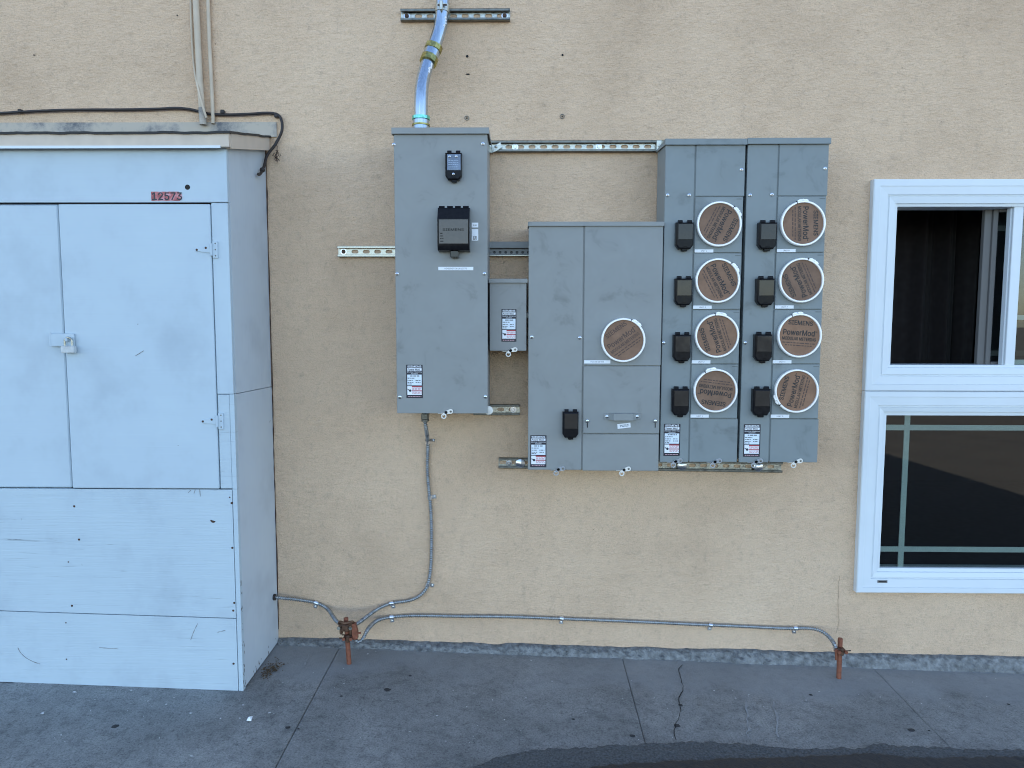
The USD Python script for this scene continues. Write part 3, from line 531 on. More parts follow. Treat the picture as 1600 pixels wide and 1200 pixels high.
fl = []
for _ in range(34):                                  # paint flaked off the corner and the foot of the side
    if rng.random() < 0.55: y, z = -CD + 0.003 + abs(rng.normal(0, 0.012)), gz(CR, -CD) + abs(rng.normal(0.0, 0.17)) + 0.01
    else: y = -rng.uniform(0.02, CD); z = gz(CR, y) + 0.008 + abs(rng.normal(0, 0.018))
    r_ = rng.uniform(0.002, 0.006); tt = np.sort(rng.random(6)) * 6.28; rr = r_ * (0.4 + rng.random(6))
    fl.append(hull(np.vstack([np.c_[np.full(6, CR + 0.0018), y + 0.6 * rr * np.cos(tt), z + 1.6 * rr * np.sin(tt)], [[CR + 0.0002, y, z]]])))
cab.part('flaked_spots', fl, RUST, smooth=False, kind='stuff')
zz = np.linspace(gz(CR, 0) + 0.06, zt_wall - 0.05, 260)
cab.part('caulk_line', tube(np.c_[CR + 0.0035 + 0.004 * (meshkit.fbm(np.c_[zz * 9, 0 * zz, 0 * zz], 4, 3) - 0.5), np.full(260, -0.0045), zz], 0.0008 + 0.0022 * meshkit.noise(np.c_[zz * 30, 0 * zz, 0 * zz], 6), 6), RUST)
# flashing on the wall above the cabinet roof, pipes and black cable
fl_top = [at(p, q, 0.006)[2] for p, q in ((0, 189), (430, 192))]
a, b = at(0, 191, 0.006), at(432, 192, 0.006)
single('roof_flashing', hull([(x, y, z) for x in (CL - 0.1, b[0]) for y in (-0.003, -0.007) for z in (zt_wall - 0.004, zt_wall + 0.056)]), FLASHING, 'grey and beige flashing strip on the wall above the cabinet roof', 'flashing')
def wpath(pts, step=0.012): return spline([at(*p) for p in pts], step)
pp = wpath(((305, -40, .022), (306, 0, .022), (309, 60, .022), (312, 120, .022), (316, 175, .022), (317.5, 196, .022)), 0.004)
pt = Thing('painted_pipe', 'thick beige painted pipe running down to the cabinet roof', 'pipe', pp[-1]); nb = int(len(pp) * 0.885)
pt.part('painted_length', tube(pp[:nb + 1], 0.0125, 16), PIPE_PAINT); pt.part('bare_foot', tube(pp[nb:], 0.0138, 16), FLASHING)
single('painted_pipe', tube(wpath(((324, -40, .014), (325, 0, .014), (328, 80, .014), (331, 140, .014), (333, 194, .014))), 0.0075, 12), PIPE_PAINT, 'thinner beige painted pipe right of the thick one above the cabinet', 'pipe')
single('painted_cable', tube(wpath(((297, -40, .008), (298, 0, .008), (300, 60, .008), (304, 110, .010), (310, 140, .040), (318, 170, .042), (324, 188, .038))), 0.0045, 10), PIPE_PAINT, 'slim beige cable crossing in front of the thick painted pipe', 'cable')
kp = wpath(((-60, 180, .012), (0, 177, .012), (60, 173.5, .012), (140, 171.5, .012), (250, 170, .012), (300, 171.5, .010), (322, 177, .008), (345, 179, .012), (400, 177.5, .012), (425, 177, .012), (435, 180, .014), (441, 195, .018), (440, 206, .022), (434, 219, .022), (428, 229, .030), (419, 240, .034), (413.5, 256, .062), (410, 266, .09), (407.5, 270.5, .105), (403, 271.5, .14)), 0.006)
kb = Thing('black_cable', 'black cable sagging along the wall above the cabinet and curling down its side', 'cable', kp[len(kp) // 2])
p = at(410, 265.5, 0.092); kb.part('boot', trimesh.creation.icosphere(2, 0.0105).apply_translation(p), CABLE_K)
kb.part('jacket', tube(kp, 0.0058, 10), CABLE_K)
for px, py in ((32, 174), (348, 175), (432, 181)):
    p = at(px, py, 0.012); kb.part('clip', rbox(p[0] - 0.008, p[0] + 0.008, -0.021, -0.001, p[2] - 0.008, p[2] + 0.008, 0.003), CABLE_K)
tw = []
for _ in range(26):
    p = at(rng.normal(433, 2.0), rng.normal(243, 5.0), 0.02); q = p + rng.normal(0, 0.006, 3); tw.append(cyl(p, q + [0, 0, -0.004], 0.0012, n=5))
tw.append(tube(wpath(((430, 222, .02), (433, 232, .02), (432, 240, .02), (437, 251, .02)), 0.006), 0.0014, 6))
single('cobweb_tuft', tw, RUST, 'small dark tuft of debris dangling at the end of the cabinet roof', 'debris')

# ------------------------------------------------------------------ window
FD = 0.032
win = Thing('window', 'white vinyl window: sliding sash above, fixed gridded pane below', 'window', (WX0, 0, WZ0))
ZM = at(1352, 611, FD)[2]                                # where the upper and lower unit meet
def frame(x0, x1, z0, z1, widths, name):
    """Mitred frame of stepped profile: widths = (inset, depth in front) rings from outside in."""
    paths = []
    for k, sidepts in enumerate((((x0, z0), (x0, z1)), ((x0, z1), (x1, z1)), ((x1, z1), (x1, z0)), ((x1, z0), (x0, z0)))):
        V, F = [], []
        n = len(widths)
        for e in (0, 1):
            for w, dd in widths:
                cx_, cz_ = sidepts[e]; sx = 1 if cx_ == x0 else -1; sz = 1 if cz_ == z0 else -1
                V.append((cx_ + sx * w + (0.0002 if k in (1,) else 0) * 0, -dd, cz_ + sz * w))
        for i in range(n - 1): F += [(i, i + 1, n + i + 1), (i, n + i + 1, n + i)]
        m = trimesh.Trimesh(V, F, process=False)
        ctr = np.array([(x0 + x1) / 2, 0, (z0 + z1) / 2])
        nrm = m.face_normals; 
        if (nrm[:, 1].sum()) > 0: m.faces = m.faces[:, ::-1]
        paths.append(win.part(name, m, VINYL, smooth=False))
    return paths
wid = at(1402, 450, FD)[0] - at(1365, 450, FD)[0]
wu = abs(at(1365, 300, 0.01)[0] - at(1402, 300, 0.01)[0])
prof_u = [(0, -0.004), (0, FD - 0.003), (0.003, FD), (0.022, FD), (0.0235, FD - 0.002), (0.050, FD - 0.004), (0.0515, FD - 0.010), (0.055, FD - 0.010), (0.0565, FD - 0.006), (0.078, FD - 0.010), (0.0795, FD - 0.016), (0.088, FD - 0.018), (0.0885, -0.075)]
prof_l = [(0, -0.004), (0, FD - 0.003), (0.003, FD), (0.020, FD), (0.0215, FD - 0.002), (0.052, FD - 0.004), (0.0535, FD - 0.009), (0.058, FD - 0.009), (0.0595, FD - 0.006), (0.076, FD - 0.012), (0.0775, FD - 0.018), (0.090, FD - 0.020), (0.0905, -0.035)]
sc_u = (at(1396, 450, 0.014)[0] - at(1358.5, 450, FD)[0]) / 0.088
sc_l = (at(1381, 760, 0.012)[0] - at(1346.5, 760, FD)[0]) / 0.090
prof_u = [(w * sc_u, d) for w, d in prof_u]; prof_l = [(w * sc_l, d) for w, d in prof_l]
frame(WX0, WX1, ZM + 0.001, WZ1, prof_u, 'upper_frame')
frame(WX0, WX1, WZ0, ZM - 0.001, prof_l, 'lower_frame')
UX0, UX1, UZ0, UZ1 = WX0 + 0.088 * sc_u, WX1 - 0.088 * sc_u, ZM + 0.088 * sc_u, WZ1 - 0.088 * sc_u
LX0, LX1, LZ0, LZ1 = WX0 + 0.090 * sc_l, WX1 - 0.090 * sc_l, WZ0 + 0.090 * sc_l, ZM - 0.090 * sc_l
# fixed right half of the slider
xm = at(1575, 450, 0.0)[0]; x2 = at(1591, 450, 0.004)[0]
win.part('mullion', [rbox(xm, x2, -0.010, 0.022, UZ0 - 0.002, UZ1 + 0.002, 0.002), rbox(xm - 0.004, xm + 0.010, 0.004, 0.03, UZ0 - 0.002, UZ1 + 0.002, 0.0015)], VINYL)
win.part('pane', flatbox(x2 - 0.005, UX1 + 0.005, 0.008, 0.012, UZ0 - 0.005, UZ1 + 0.005), GLASS, smooth=False)
for i, (py) in enumerate((496, 566)):
    z = at(1598, py, 0)[2]
    win.part('grid_bar', flatbox(x2 - 0.004, UX1, 0.013, 0.017, z - 0.010, z + 0.010), GRID, smooth=False)
# the sliding sash pushed to the right, behind the fixed half
sx0, sx1 = at(1538, 450, -0.045)[0] - 0.004, at(1556, 450, -0.045)[0] - 0.002
win.part('sliding_sash', [rbox(sx0, sx1 - 0.020, 0.060, 0.082, UZ0, UZ1, 0.002), rbox(sx1 - 0.020, sx1, 0.050, 0.078, UZ0, UZ1, 0.002), rbox(sx1 + 0.0, UX1 - 0.05, 0.045, 0.068, UZ1 - 0.012, UZ1, 0.002), rbox(sx1, UX1 - 0.05, 0.045, 0.068, UZ0, UZ0 + 0.012, 0.002)], SASH)
sp = win.part('sash_pane', flatbox(sx1 - 0.003, UX1 - 0.05, 0.054, 0.058, UZ0 + 0.006, UZ1 - 0.006), GLASS, smooth=False)
for py in (356, 552):
    z = at(1565, py, -0.05)[2]
    win.part('grid_bar', flatbox(sx1, UX1 - 0.05, 0.060, 0.064, z - 0.011, z + 0.011), SASH, smooth=False)
# lower fixed pane with its flat grid between the glass
gp = win.part('pane', flatbox(LX0 - 0.005, LX1 + 0.005, 0.000, 0.004, LZ0 - 0.005, LZ1 + 0.005), GLASS, smooth=False)
xg = [0.5 * (at(1416, 640, -0.006)[0] + at(1409.5, 885, -0.006)[0])]; xg.append(WX0 + WX1 - xg[0])
for x in xg: win.part('grid_bar', flatbox(x - 0.0115, x + 0.0115, 0.0052, 0.0092, LZ0, LZ1), GRID, smooth=False)
for py in (668, 858): z = at(1410, py, -0.006)[2]; win.part('grid_bar', flatbox(LX0, LX1, 0.0058, 0.0086, z - 0.0115, z + 0.0115), GRID, smooth=False)
for px, py, zz in ((1389, 607.3, 0), (1378.5, 908.5, 0)):
    p = at(px, py, FD - 0.004); o = win.part('weep_vent', slab([(p[0] - 0.021, p[2] - 0.0055), (p[0] + 0.021, p[2] - 0.0055), (p[0] + 0.021, p[2] + 0.0055), (p[0] - 0.021, p[2] + 0.0055)], FD - 0.006, FD - 0.001, 0.001), SASH)
    win.part('slot', rbox(p[0] - 0.016, p[0] + 0.016, -FD + 0.0004, -FD + 0.004, p[2] - 0.002, p[2] + 0.002, 0.0004), DARK, o)
cx = np.linspace(WX0 - 0.15, WX0 + 0.75, 160)
def curt(x, t):
    ph = x * 46 + 1.2 * np.sin(x * 9); y = 0.45 + 0.035 * np.sin(ph) + 0.012 * np.sin(2.3 * ph + 1) + 0.01 * (1 - t) * np.sin(x * 21)
    return np.c_[x, y, ZM - 0.12 + t * (WZ1 + 0.17 - ZM)]
V, F = grid_mesh(cx, np.linspace(0, 1, 12), curt); V2 = V + [0, 0.003, 0]
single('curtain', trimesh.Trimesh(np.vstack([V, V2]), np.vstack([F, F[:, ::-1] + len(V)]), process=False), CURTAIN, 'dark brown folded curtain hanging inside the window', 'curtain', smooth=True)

# ------------------------------------------------------------------ strut channels
def slot_poly(x0, x1, zc, hw, pitch, sw, sh, off):
    holes = []; x = x0 + off
    while x + sw / 2 < x1 - 0.006:
        holes.append(sbox(x - sw / 2 + sh / 2, zc - sh / 2, x + sw / 2 - sh / 2, zc + sh / 2).union(Point(x - sw / 2 + sh / 2, zc).buffer(sh / 2, 6)).union(Point(x + sw / 2 - sh / 2, zc).buffer(sh / 2, 6))); x += pitch
    return sbox(x0, zc - hw, x1, zc + hw).difference(unary_union(holes))
def strut(x0, x1, zc, label, hh=0.0225, dep=0.024, tilt=0.0, off=0.03, bolts=(), lipm=ZINC_D, pitch=0.0475):
    t = Thing('strut_channel', label, 'strut channel', ((x0 + x1) / 2, 0, zc), 'slotted steel strut channels on the wall')
    R = trimesh.transformations.rotation_matrix(-math.radians(tilt), [0, 1, 0], [x0, 0, zc])
    def P(name, m, mat, parent=None):
        m = cat(m) if isinstance(m, list) else m; m.apply_transform(R); return t.part(name, m, mat, parent)
    P('back_plate', prism(slot_poly(x0, x1, zc, hh - 0.002, pitch, 0.029, 0.0145, off), 0.004, 0.0065), ZINC)
    for s in (1, -1):
        z = zc + s * hh
        P('flange', [rbox(x0, x1, -dep, -0.004, min(z, z - s * 0.0025), max(z, z - s * 0.0025), 0.0006), rbox(x0, x1, -dep, -dep + 0.0025, min(z, z - s * 0.0095), max(z, z - s * 0.0095), 0.0008), rbox(x0, x1, -dep + 0.0025, -dep + 0.008, min(z - s * 0.0075, z - s * 0.0095), max(z - s * 0.0075, z - s * 0.0095), 0.0006)], lipm)
    for bx, kind in bolts:
        c = (bx, 0.0065, zc)
        b = P('washer', lathe([(0.0001, 0.0), (0.013, 0.0), (0.013, 0.0022), (0.004, 0.0024), (0.0001, 0.0024)], c, 20), BRIGHT)
        if kind == 'hex':
            tt = np.radians(np.arange(0, 360, 60) + 15); P('bolt', hull([(bx + r * math.cos(q), -dd, zc + r * math.sin(q)) for q in tt for r, dd in ((0.0078, 0.0085), (0.0078, 0.0135), (0.0065, 0.0148))]), BRIGHT, b)
        elif kind == 'round': P('bolt', lathe([(0.0001, 0.0095), (0.019, 0.0095), (0.0215, 0.012), (0.020, 0.0165), (0.012, 0.0205), (0.0001, 0.0215)], c, 24), BRIGHT, b)
        else: P('bolt', lathe([(0.009, 0.002), (0.0085, 0.005), (0.006, 0.008), (0.0001, 0.009)], c, 16), RUST, b)
    return t
def xz(px, py, d=0.015): p = at(px, py, d); return p[0], p[2]
x0, z0 = xz(626, 24); x1, _ = xz(797, 24)
strut(x0, x1, z0, 'short slotted strut channel carrying the conduit near the top', bolts=((x0 + 0.024, 'dark'), (x1 - 0.022, 'dark')), off=0.024)
x0, z0 = xz(757, 229); x1, _ = xz(1040, 229)
s2 = strut(x0, x1, z0, 'long strut channel spanning from main cabinet to meter banks', bolts=((xz(805, 229)[0], 'hex'), (xz(936, 229)[0], 'hex')), off=0.053)
x0, z0 = xz(528, 393); x1, _ = xz(640, 393)
strut(x0, x1, z0, 'strut channel sticking out left of the tall cabinet', bolts=((x0 + 0.022, 'dark'),), off=0.022, lipm=ZINC)
x0, z0 = xz(740, 640); x1, _ = xz(812, 640)
strut(x0, x1, z0, 'short strut end beneath the right corner of the tall cabinet', bolts=((xz(802, 640)[0], 'hex'),), off=0.02)
x0, z0 = xz(779, 723); x1, z1 = xz(1222, 730)
strut(x0, x1, z0, 'longest strut channel under the lower panel and meter banks', tilt=math.degrees(math.atan2(z1 - z0, x1 - x0)), bolts=((xz(795, 723)[0], 'hex'), (xz(813, 725)[0], 'round'), (xz(1065, 727)[0], 'round'), (xz(1184, 729)[0], 'round')), off=0.018)
# tabs tying the enclosures to the channel
def tab(pts, name, label):
    return single(name, pts, ZINC, label, 'bracket', 'zinc mounting tabs')
tp = lambda pts, d0, d1: hull([at(x, y, d0) - [0, k, 0] for x, y in pts for k in (0, d1)])
q = at(775, 229, 0.029)
tab([tp(((767, 231), (782, 222.5), (784.5, 230), (776, 236), (767, 239.5)), 0.026, 0.003),
     hull([at(x, y, d) for x, y, d in ((761.5, 226.5, .085), (761.5, 236.5, .085), (762.3, 226.5, .083), (762.3, 236.5, .083), (767, 231, .026), (767, 239.5, .026), (768, 231, .029), (768, 239.5, .029))]),
     lathe([(0.007, 0), (0.0065, 0.004), (0.0001, 0.006)], (q[0], 0.029, q[2]), 12)], 'mounting_tab', 'bright zinc tab bolted to the channel at the tall cabinet')
p = at(1030, 228, 0.03); e = at(1038, 228, 0.06)
tab([hull([(x, y, z) for y in (-0.026, -0.029) for x, z in ((p[0] - 0.010, p[2] - 0.022), (p[0] + 0.010, p[2] - 0.022), (p[0] + 0.020, p[2] + 0.022), (p[0] - 0.010, p[2] + 0.022))]), hull([(x, y, z) for x, y in ((p[0] + 0.008, -0.027), (p[0] + 0.011, -0.026), (p[0] + 0.022, -0.07), (p[0] + 0.025, -0.069)) for z in (p[2] - 0.018, p[2] + 0.020)]),
     lathe([(0.006, 0), (0.0055, 0.004), (0.0001, 0.006)], (p[0] + 0.001, 0.029, p[2]), 12)], 'mounting_tab', 'zinc tab at the right end of the channel beside meter bank')
# grey perforated rail between the two tall boxes
a, b = at(750, 377.5, 0.03), at(835, 400, 0.03)
rail = Thing('perforated_rail', 'grey painted perforated rail between the tall cabinet and lower panel', 'rail', ((a[0] + b[0]) / 2, 0, b[2]))
zm1 = at(795, 388.5, 0.03)[2]; x0, x1 = a[0], b[0]
rail.part('upper_flange', rbox(x0, x1, -0.032, -0.004, zm1 + 0.002, a[2], 0.0015), GREY2)
holes = [Point(x, (zm1 + b[2]) / 2 + 0.001).buffer(0.0058, 6) for x in np.arange(x0 + 0.012, x1, 0.0235)]
rail.part('hole_strip', prism(sbox(x0, b[2] + 0.005, x1, zm1 - 0.001).difference(unary_union(holes)), 0.016, 0.019), GREY2)
rail.part('backing', rbox(x0, x1, -0.014, -0.004, b[2] + 0.004, zm1 - 0.001, 0.001), plain('dark_grey', (0.06, 0.065, 0.07), 0.6))
rail.part('lower_lip', rbox(x0, x1, -0.030, -0.004, b[2], b[2] + 0.0045, 0.001), ZINC)

# ------------------------------------------------------------------ pieces that several enclosures share
def screw(t, px, py, d, parent=None, r=0.0074, name='screw'):
    p = at(px, py, d); c = (p[0], d, p[2])
    s = t.part(name, lathe([(r, -0.001), (r, 0.0012), (r * 0.85, 0.003), (r * 0.45, 0.0042), (0.0001, 0.0045)], c, 16), BRIGHT, parent)
    t.part('slot', rbox(p[0] - r * 0.45, p[0] + r * 0.45, -d - 0.0048, -d - 0.003, p[2] - 0.0007, p[2] + 0.0007, 0.0002), DARK, s)
def dymo(t, a, b, d, s, parent=None):
    p, q = at(*a, d), at(*b, d); k = t.part('name_strip', slab([(p[0], q[2]), (q[0], q[2]), (q[0], p[2]), (p[0], p[2])], d, d + 0.0007, 0.0002), STICKER_W, parent)
    h = p[2] - q[2]; m = text(s, None, h * 0.42, ((p[0] + q[0]) / 2, (p[2] + q[2]) / 2), d + 0.0007, depth=0.0002)
    t.part('lettering', m, plain('grey_print', (0.10, 0.11, 0.13), 0.5) if not stage.GetPrimAtPath('/World/Looks/grey_print') else UsdShade.Material.Get(stage, '/World/Looks/grey_print'), k, smooth=False)
def rating_label(t, a, b, d, seed):
    p, q = at(*a, d), at(*b, d); x0, x1, z0, z1 = p[0], q[0], q[2], p[2]; w, h = x1 - x0, z1 - z0; X = lambda u: x0 + w * u; Z = lambda v: z1 - h * v; r = random.Random(seed)
    k = t.part('rating_label', slab([(x0, z0), (x1, z0), (x1, z1), (x0, z1)], d, d + 0.0007, 0.0002), STICKER_K); d += 0.0007
    def field(u0, v0, u1, v1, mat, name='print_field', dd=0.0): t.part(name, rbox(X(u0), X(u1), -d - dd - 0.0003, -d - dd + 0.0002, Z(v1), Z(v0), 0.0001), mat, k)
    t.part('lettering', text('SIEMENS', w * 0.84, h * 0.055, (X(0.5), Z(0.052)), d, bold=True), STICKER_W, k, smooth=False)
    field(0.06, 0.10, 0.94, 0.175, STICKER_W); t.part('lettering', text('Power Mod', w * 0.72, h * 0.046, (X(0.46), Z(0.139)), d + 0.0003, bold=True), STICKER_K, k, smooth=False)
    t.part('lettering', [text('Modular Metering', w * 0.88, h * 0.030, (X(0.5), Z(0.212)), d), text('System', w * 0.4, h * 0.030, (X(0.5), Z(0.262)), d)], STICKER_W, k, smooth=False)
    field(0.06, 0.295, 0.94, 0.615, plain('pale_blue_sticker', (0.70, 0.78, 0.84), 0.4, var=0.02) if not stage.GetPrimAtPath('/World/Looks/pale_blue_sticker') else UsdShade.Material.Get(stage, '/World/Looks/pale_blue_sticker'))
    ls = [dashes(w * 0.55, h * 0.026, (X(0.52), Z(0.335)), d + 0.0003, seed=seed)]
    for v, ws in ((0.40, 0.45), (0.465, 0.34), (0.53, 0.34), (0.575, 0.28)): ls.append(dashes(w * ws, h * 0.020, (X(0.09 + ws / 2), Z(v)), d + 0.0003, seed=seed + int(v * 99)))
    for v in (0.465, 0.53): ls.append(dashes(w * 0.30, h * 0.020, (X(0.72), Z(v)), d + 0.0003, seed=seed + int(v * 77)))
    t.part('small_print', ls, STICKER_K, k, smooth=False)
    field(0.06, 0.64, 0.94, 0.905, STICKER_W); field(0.34, 0.64, 0.94, 0.675, STICKER_R, 'warning_band', 0.0003); field(0.34, 0.765, 0.94, 0.795, STICKER_R, 'warning_band', 0.0003)
    t.part('small_print', [dashes(w * 0.56, h * 0.022, (X(0.64), Z(v)), d + 0.0003, seed=seed + i) for i, v in enumerate((0.705, 0.735, 0.825, 0.86))], STICKER_PINK, k, smooth=False)
    t.part('shock_symbol', [prism(Point(X(0.235), Z(0.775)).buffer(w * 0.075, 8), d + 0.0002, d + 0.0006), prism(Polygon([(X(0.09), Z(0.72)), (X(0.2), Z(0.75)), (X(0.13), Z(0.755)), (X(0.2), Z(0.80)), (X(0.08), Z(0.745))]).buffer(0), d + 0.0002, d + 0.0006)], STICKER_K, k, smooth=False)
    t.part('small_print', dashes(w * 0.8, h * 0.02, (X(0.5), Z(0.952)), d, seed=seed + 50), STICKER_PINK, k, smooth=False)
def seal(t, px, py, d, clear=False, flip=1):
    """Plastic tag sealing the latch below a cover: rivet head, strap and hanging ring. px, py = the rivet."""
    p = at(px, py, d); mat = SEAL_C if clear else SEAL; x, z = p[0], p[2]
    def disc(cx, cz, r, y0, y1): return [(cx + r * math.cos(a), y, cz + r * math.sin(a)) for a in np.linspace(0, 6.28, 13)[:-1] for y in (y0, y1)]
    k = t.part('latch_seal', [hull(disc(x, z, 0.0092, -d - 0.007, -d - 0.002) + disc(x - 0.019, z - 0.004, 0.006, -d - 0.007, -d - 0.003)), hull(disc(x - 0.018, z - 0.004, 0.006, -d - 0.007, -d - 0.003) + disc(x - 0.028, z - 0.012, 0.004, -d - 0.007, -d - 0.003)),
                              hull([(x - 0.050, -d + 0.002, z - 0.008), (x - 0.050, -d - 0.003, z - 0.008), (x - 0.010, -d - 0.003, z - 0.004), (x - 0.010, -d + 0.002, z - 0.004), (x - 0.010, -d - 0.001, z - 0.007), (x - 0.050, -d - 0.001, z - 0.010)])], mat)
    t.part('seal_ring', torus((x - 0.027, -d - 0.005, z - 0.019), 0.0085, 0.0024, n=18, m=7), mat, k)
    t.part('rivet', lathe([(0.0042, 0.006), (0.004, 0.0085), (0.0001, 0.0095)], (x, d, z), 10), ZINC_D, k)
def breaker_cover(t, a, b, d, blue=False, dep=0.026):
    p, q = at(*a, d + dep * 0.6), at(*b, d + dep * 0.6); x0, x1, z0, z1 = p[0], q[0], q[2], p[2]; w, h = x1 - x0, z1 - z0
    zt, zb_ = z1 - 0.07 * h, z0 + 0.07 * h
    k = t.part('breaker_cover', slab([(x0, zb_ + 0.13 * h), (x0 + 0.16 * w, zb_), (x1 - 0.16 * w, zb_), (x1, zb_ + 0.13 * h), (x1, zt), (x0, zt)], d, d + dep, 0.005), BLACK_PL)
    t.part('window', slab([(x0 + 0.12 * w, zb_ + 0.30 * h), (x1 - 0.06 * w, zb_ + 0.30 * h), (x1 - 0.06 * w, zt - 0.05 * h), (x0 + 0.12 * w, zt - 0.05 * h)], d + dep - 0.004, d + dep + 0.0022, 0.0012), SMOKED if not blue else plain('blue_clear_window', (0.14, 0.18, 0.25), 0.15, var=0.25, scale=40), k)
    for u in (0.25, 0.78): t.part('hinge_knob', cyl((x0 + (u - 0.13) * w, -d - dep * 0.55, zt + 0.02 * h), (x0 + (u + 0.13) * w, -d - dep * 0.55, zt + 0.02 * h), 0.0078, n=14), BLACK_PL, k)
    t.part('latch_tab', [rbox(x0 + 0.36 * w, x0 + 0.68 * w, -d - dep * 0.7, -d, z0, zb_ + 0.02 * h, 0.002), rbox(x0 + 0.38 * w, x0 + 0.64 * w, -d - dep - 0.0012, -d - dep + 0.002, zb_ + 0.075 * h, zb_ + 0.09 * h, 0.0005)], BLACK_PL, k)
    if blue:
        for u, v in ((0.28, 0.80), (0.68, 0.80), (0.50, 0.24)): t.part('screw', lathe([(0.0052, 0.0), (0.0048, 0.004), (0.0001, 0.006)], (x0 + u * w, d + dep + 0.001, z0 + v * h), 12), BRIGHT, k)
        t.part('lettering', [dashes(w * 0.6, h * 0.018, (x0 + 0.5 * w, z0 + v * h), d + dep + 0.0022, seed=int(v * 100)) for v in (0.40, 0.47, 0.54, 0.61, 0.68)], INK_B if False else plain('pale_blue_print', (0.32, 0.40, 0.50), 0.4), k, smooth=False)
def meter(t, px, py, d, R, ang, bump, faded=False, name='meter_ring'):
    p = at(px, py, d + 0.016); c = (p[0], d, p[2]); Ro = R
    prof = [(Ro * 0.90, -0.001), (Ro * 0.985, 0.002), (Ro, 0.007), (Ro, 0.015), (Ro * 0.985, 0.0195), (Ro * 0.965, 0.0205), (Ro * 0.915, 0.0200), (Ro * 0.902, 0.0175), (Ro * 0.90, 0.010)]
    k = t.part(name, lathe(prof, c, 72), RING, smooth=50)
    t.part('cover_disc', lathe([(Ro * 0.905, 0.006), (Ro * 0.905, 0.0125), (Ro * 0.90, 0.0132), (0.0001, 0.0132)], c, 64), CARD, k)
    dd = d + 0.0132; ca, sa = math.cos(math.radians(ang)), math.sin(math.radians(ang))
    def pos(u, v): return (p[0] + R * (u * ca - v * sa), p[2] + R * (u * sa + v * ca))
    ink = INK_B if faded else INK
    t.part('lettering', [text('SIEMENS', R * 1.10, R * 0.19, pos(0, 0.57), dd, ang, bold=True), text('PowerMod', R * 1.42, R * 0.235, pos(-0.03, 0.13), dd, ang, bold=True), text('™', R * 0.10, R * 0.05, pos(0.76, 0.22), dd, ang) if False else dashes(R * 0.08, R * 0.03, pos(0.74, 0.21), dd, ang)], ink, k, smooth=False)
    t.part('lettering', text('MODULAR METERING', R * 1.52, R * 0.14, pos(0, -0.15), dd, ang, bold=True), ink if not faded else INK_B, k, smooth=False)
    t.part('small_print', [dashes(R * 1.45, R * 0.045, pos(0, -0.34), dd, ang, seed=int(px)), dashes(R * 1.2, R * 0.045, pos(0, -0.45), dd, ang, seed=int(py))], INK_B, k, smooth=False)
    b = math.radians(bump); bx, bz = p[0] + R * 1.0 * math.cos(b), p[2] + R * 1.0 * math.sin(b); tx, tz = -math.sin(b), math.cos(b); nx, nz = math.cos(b), math.sin(b)
    pts = [(bx + tx * u + nx * v, -d - y, bz + tz * u + nz * v) for u in (-0.020, 0.020) for v in (-0.003, 0.001) for y in (0.005, 0.017)] + [(bx + tx * u + nx * 0.005, -d - y, bz + tz * u + nz * 0.005) for u in (-0.013, 0.013) for y in (0.006, 0.016)]
    t.part('ring_latch', [hull(pts), lathe([(0.004, 0.016), (0.0036, 0.0195), (0.0001, 0.021)], (bx + nx * 0.002, d, bz + nz * 0.002), 10)], RING, k)
    b2 = b + 0.30; bx, bz = p[0] + R * 0.965 * math.cos(b2), p[2] + R * 0.965 * math.sin(b2)
    t.part('ring_gap', hull([(bx + 0.0011 * math.cos(b2 + 1.57) * s + 0.0052 * math.cos(b2) * q, -d - y, bz + 0.0011 * math.sin(b2 + 1.57) * s + 0.0052 * math.sin(b2) * q) for s in (-1, 1) for q in (-1, 1) for y in (0.015, 0.0212)]), DARK, k)
def enclosure(t, x0, x1, z0, z1, d, back=0.026, mat=GREY, cap=0.02, lip=0.007, capd=0.010):
    """Sheet-metal box and its folded rain cap."""
    t.part('enclosure', rbox(x0 + 0.002, x1 - 0.002, -d + 0.004, -back, z0 + 0.004, z1 - 0.004, 0.002), mat)
    t.part('rain_cap', [rbox(x0 - lip, x1 + lip, -d - capd, -d - capd + 0.003, z1 - cap, z1 + 0.002, 0.001), rbox(x0 - lip, x1 + lip, -d - capd + 0.002, -back, z1 - 0.001, z1 + 0.0022, 0.001),
                        hull([(x, y, z) for x in (x0 - lip, x0 - lip + 0.002) for y, z in ((-d - capd + 0.001, z1 - cap), (-d - capd + 0.001, z1), (-back, z1), (-back, z1 - 0.006))]),
                        hull([(x, y, z) for x in (x1 + lip - 0.002, x1 + lip) for y, z in ((-d - capd + 0.001, z1 - cap), (-d - capd + 0.001, z1), (-back, z1), (-back, z1 - 0.006))])], mat)
def cover(t, x0, x1, z0, z1, d, mat=GREY, name='cover_panel', th=0.006, parent=None, r=0.0018): return t.part(name, rbox(x0, x1, -d, -d + th, z0, z1, r), mat, parent)

# ------------------------------------------------------------------ main service cabinet
D = 0.27
x0 = 0.5 * (at(613.5, 226, D)[0] + at(622, 640, D)[0]); x1 = 0.5 * (at(760.5, 226, D)[0] + at(763, 640, D)[0]); z1 = at(690, 201, D)[2]; z0 = at(690, 646, D)[2]
MAIN = (x0, x1, z0, z1)
t = Thing('service_cabinet', 'tall grey service cabinet with black main breaker cover and conduit on top', 'electrical cabinet', ((x0 + x1) / 2, 0, z0))
enclosure(t, x0, x1, z0 - 0.004, z1, D, cap=at(690, 201, D)[2] - at(690, 210, D)[2])
fc = cover(t, x0, x1, z0, z1 - 0.012, D, name='front_cover')
for px, py in ((615.5, 226), (754.5, 224.8), (620.6, 428), (757, 427.7), (625, 620.5), (758.5, 620)): screw(t, px, py, D)
breaker_cover(t, (695.8, 236), (721.8, 285), D, blue=True)
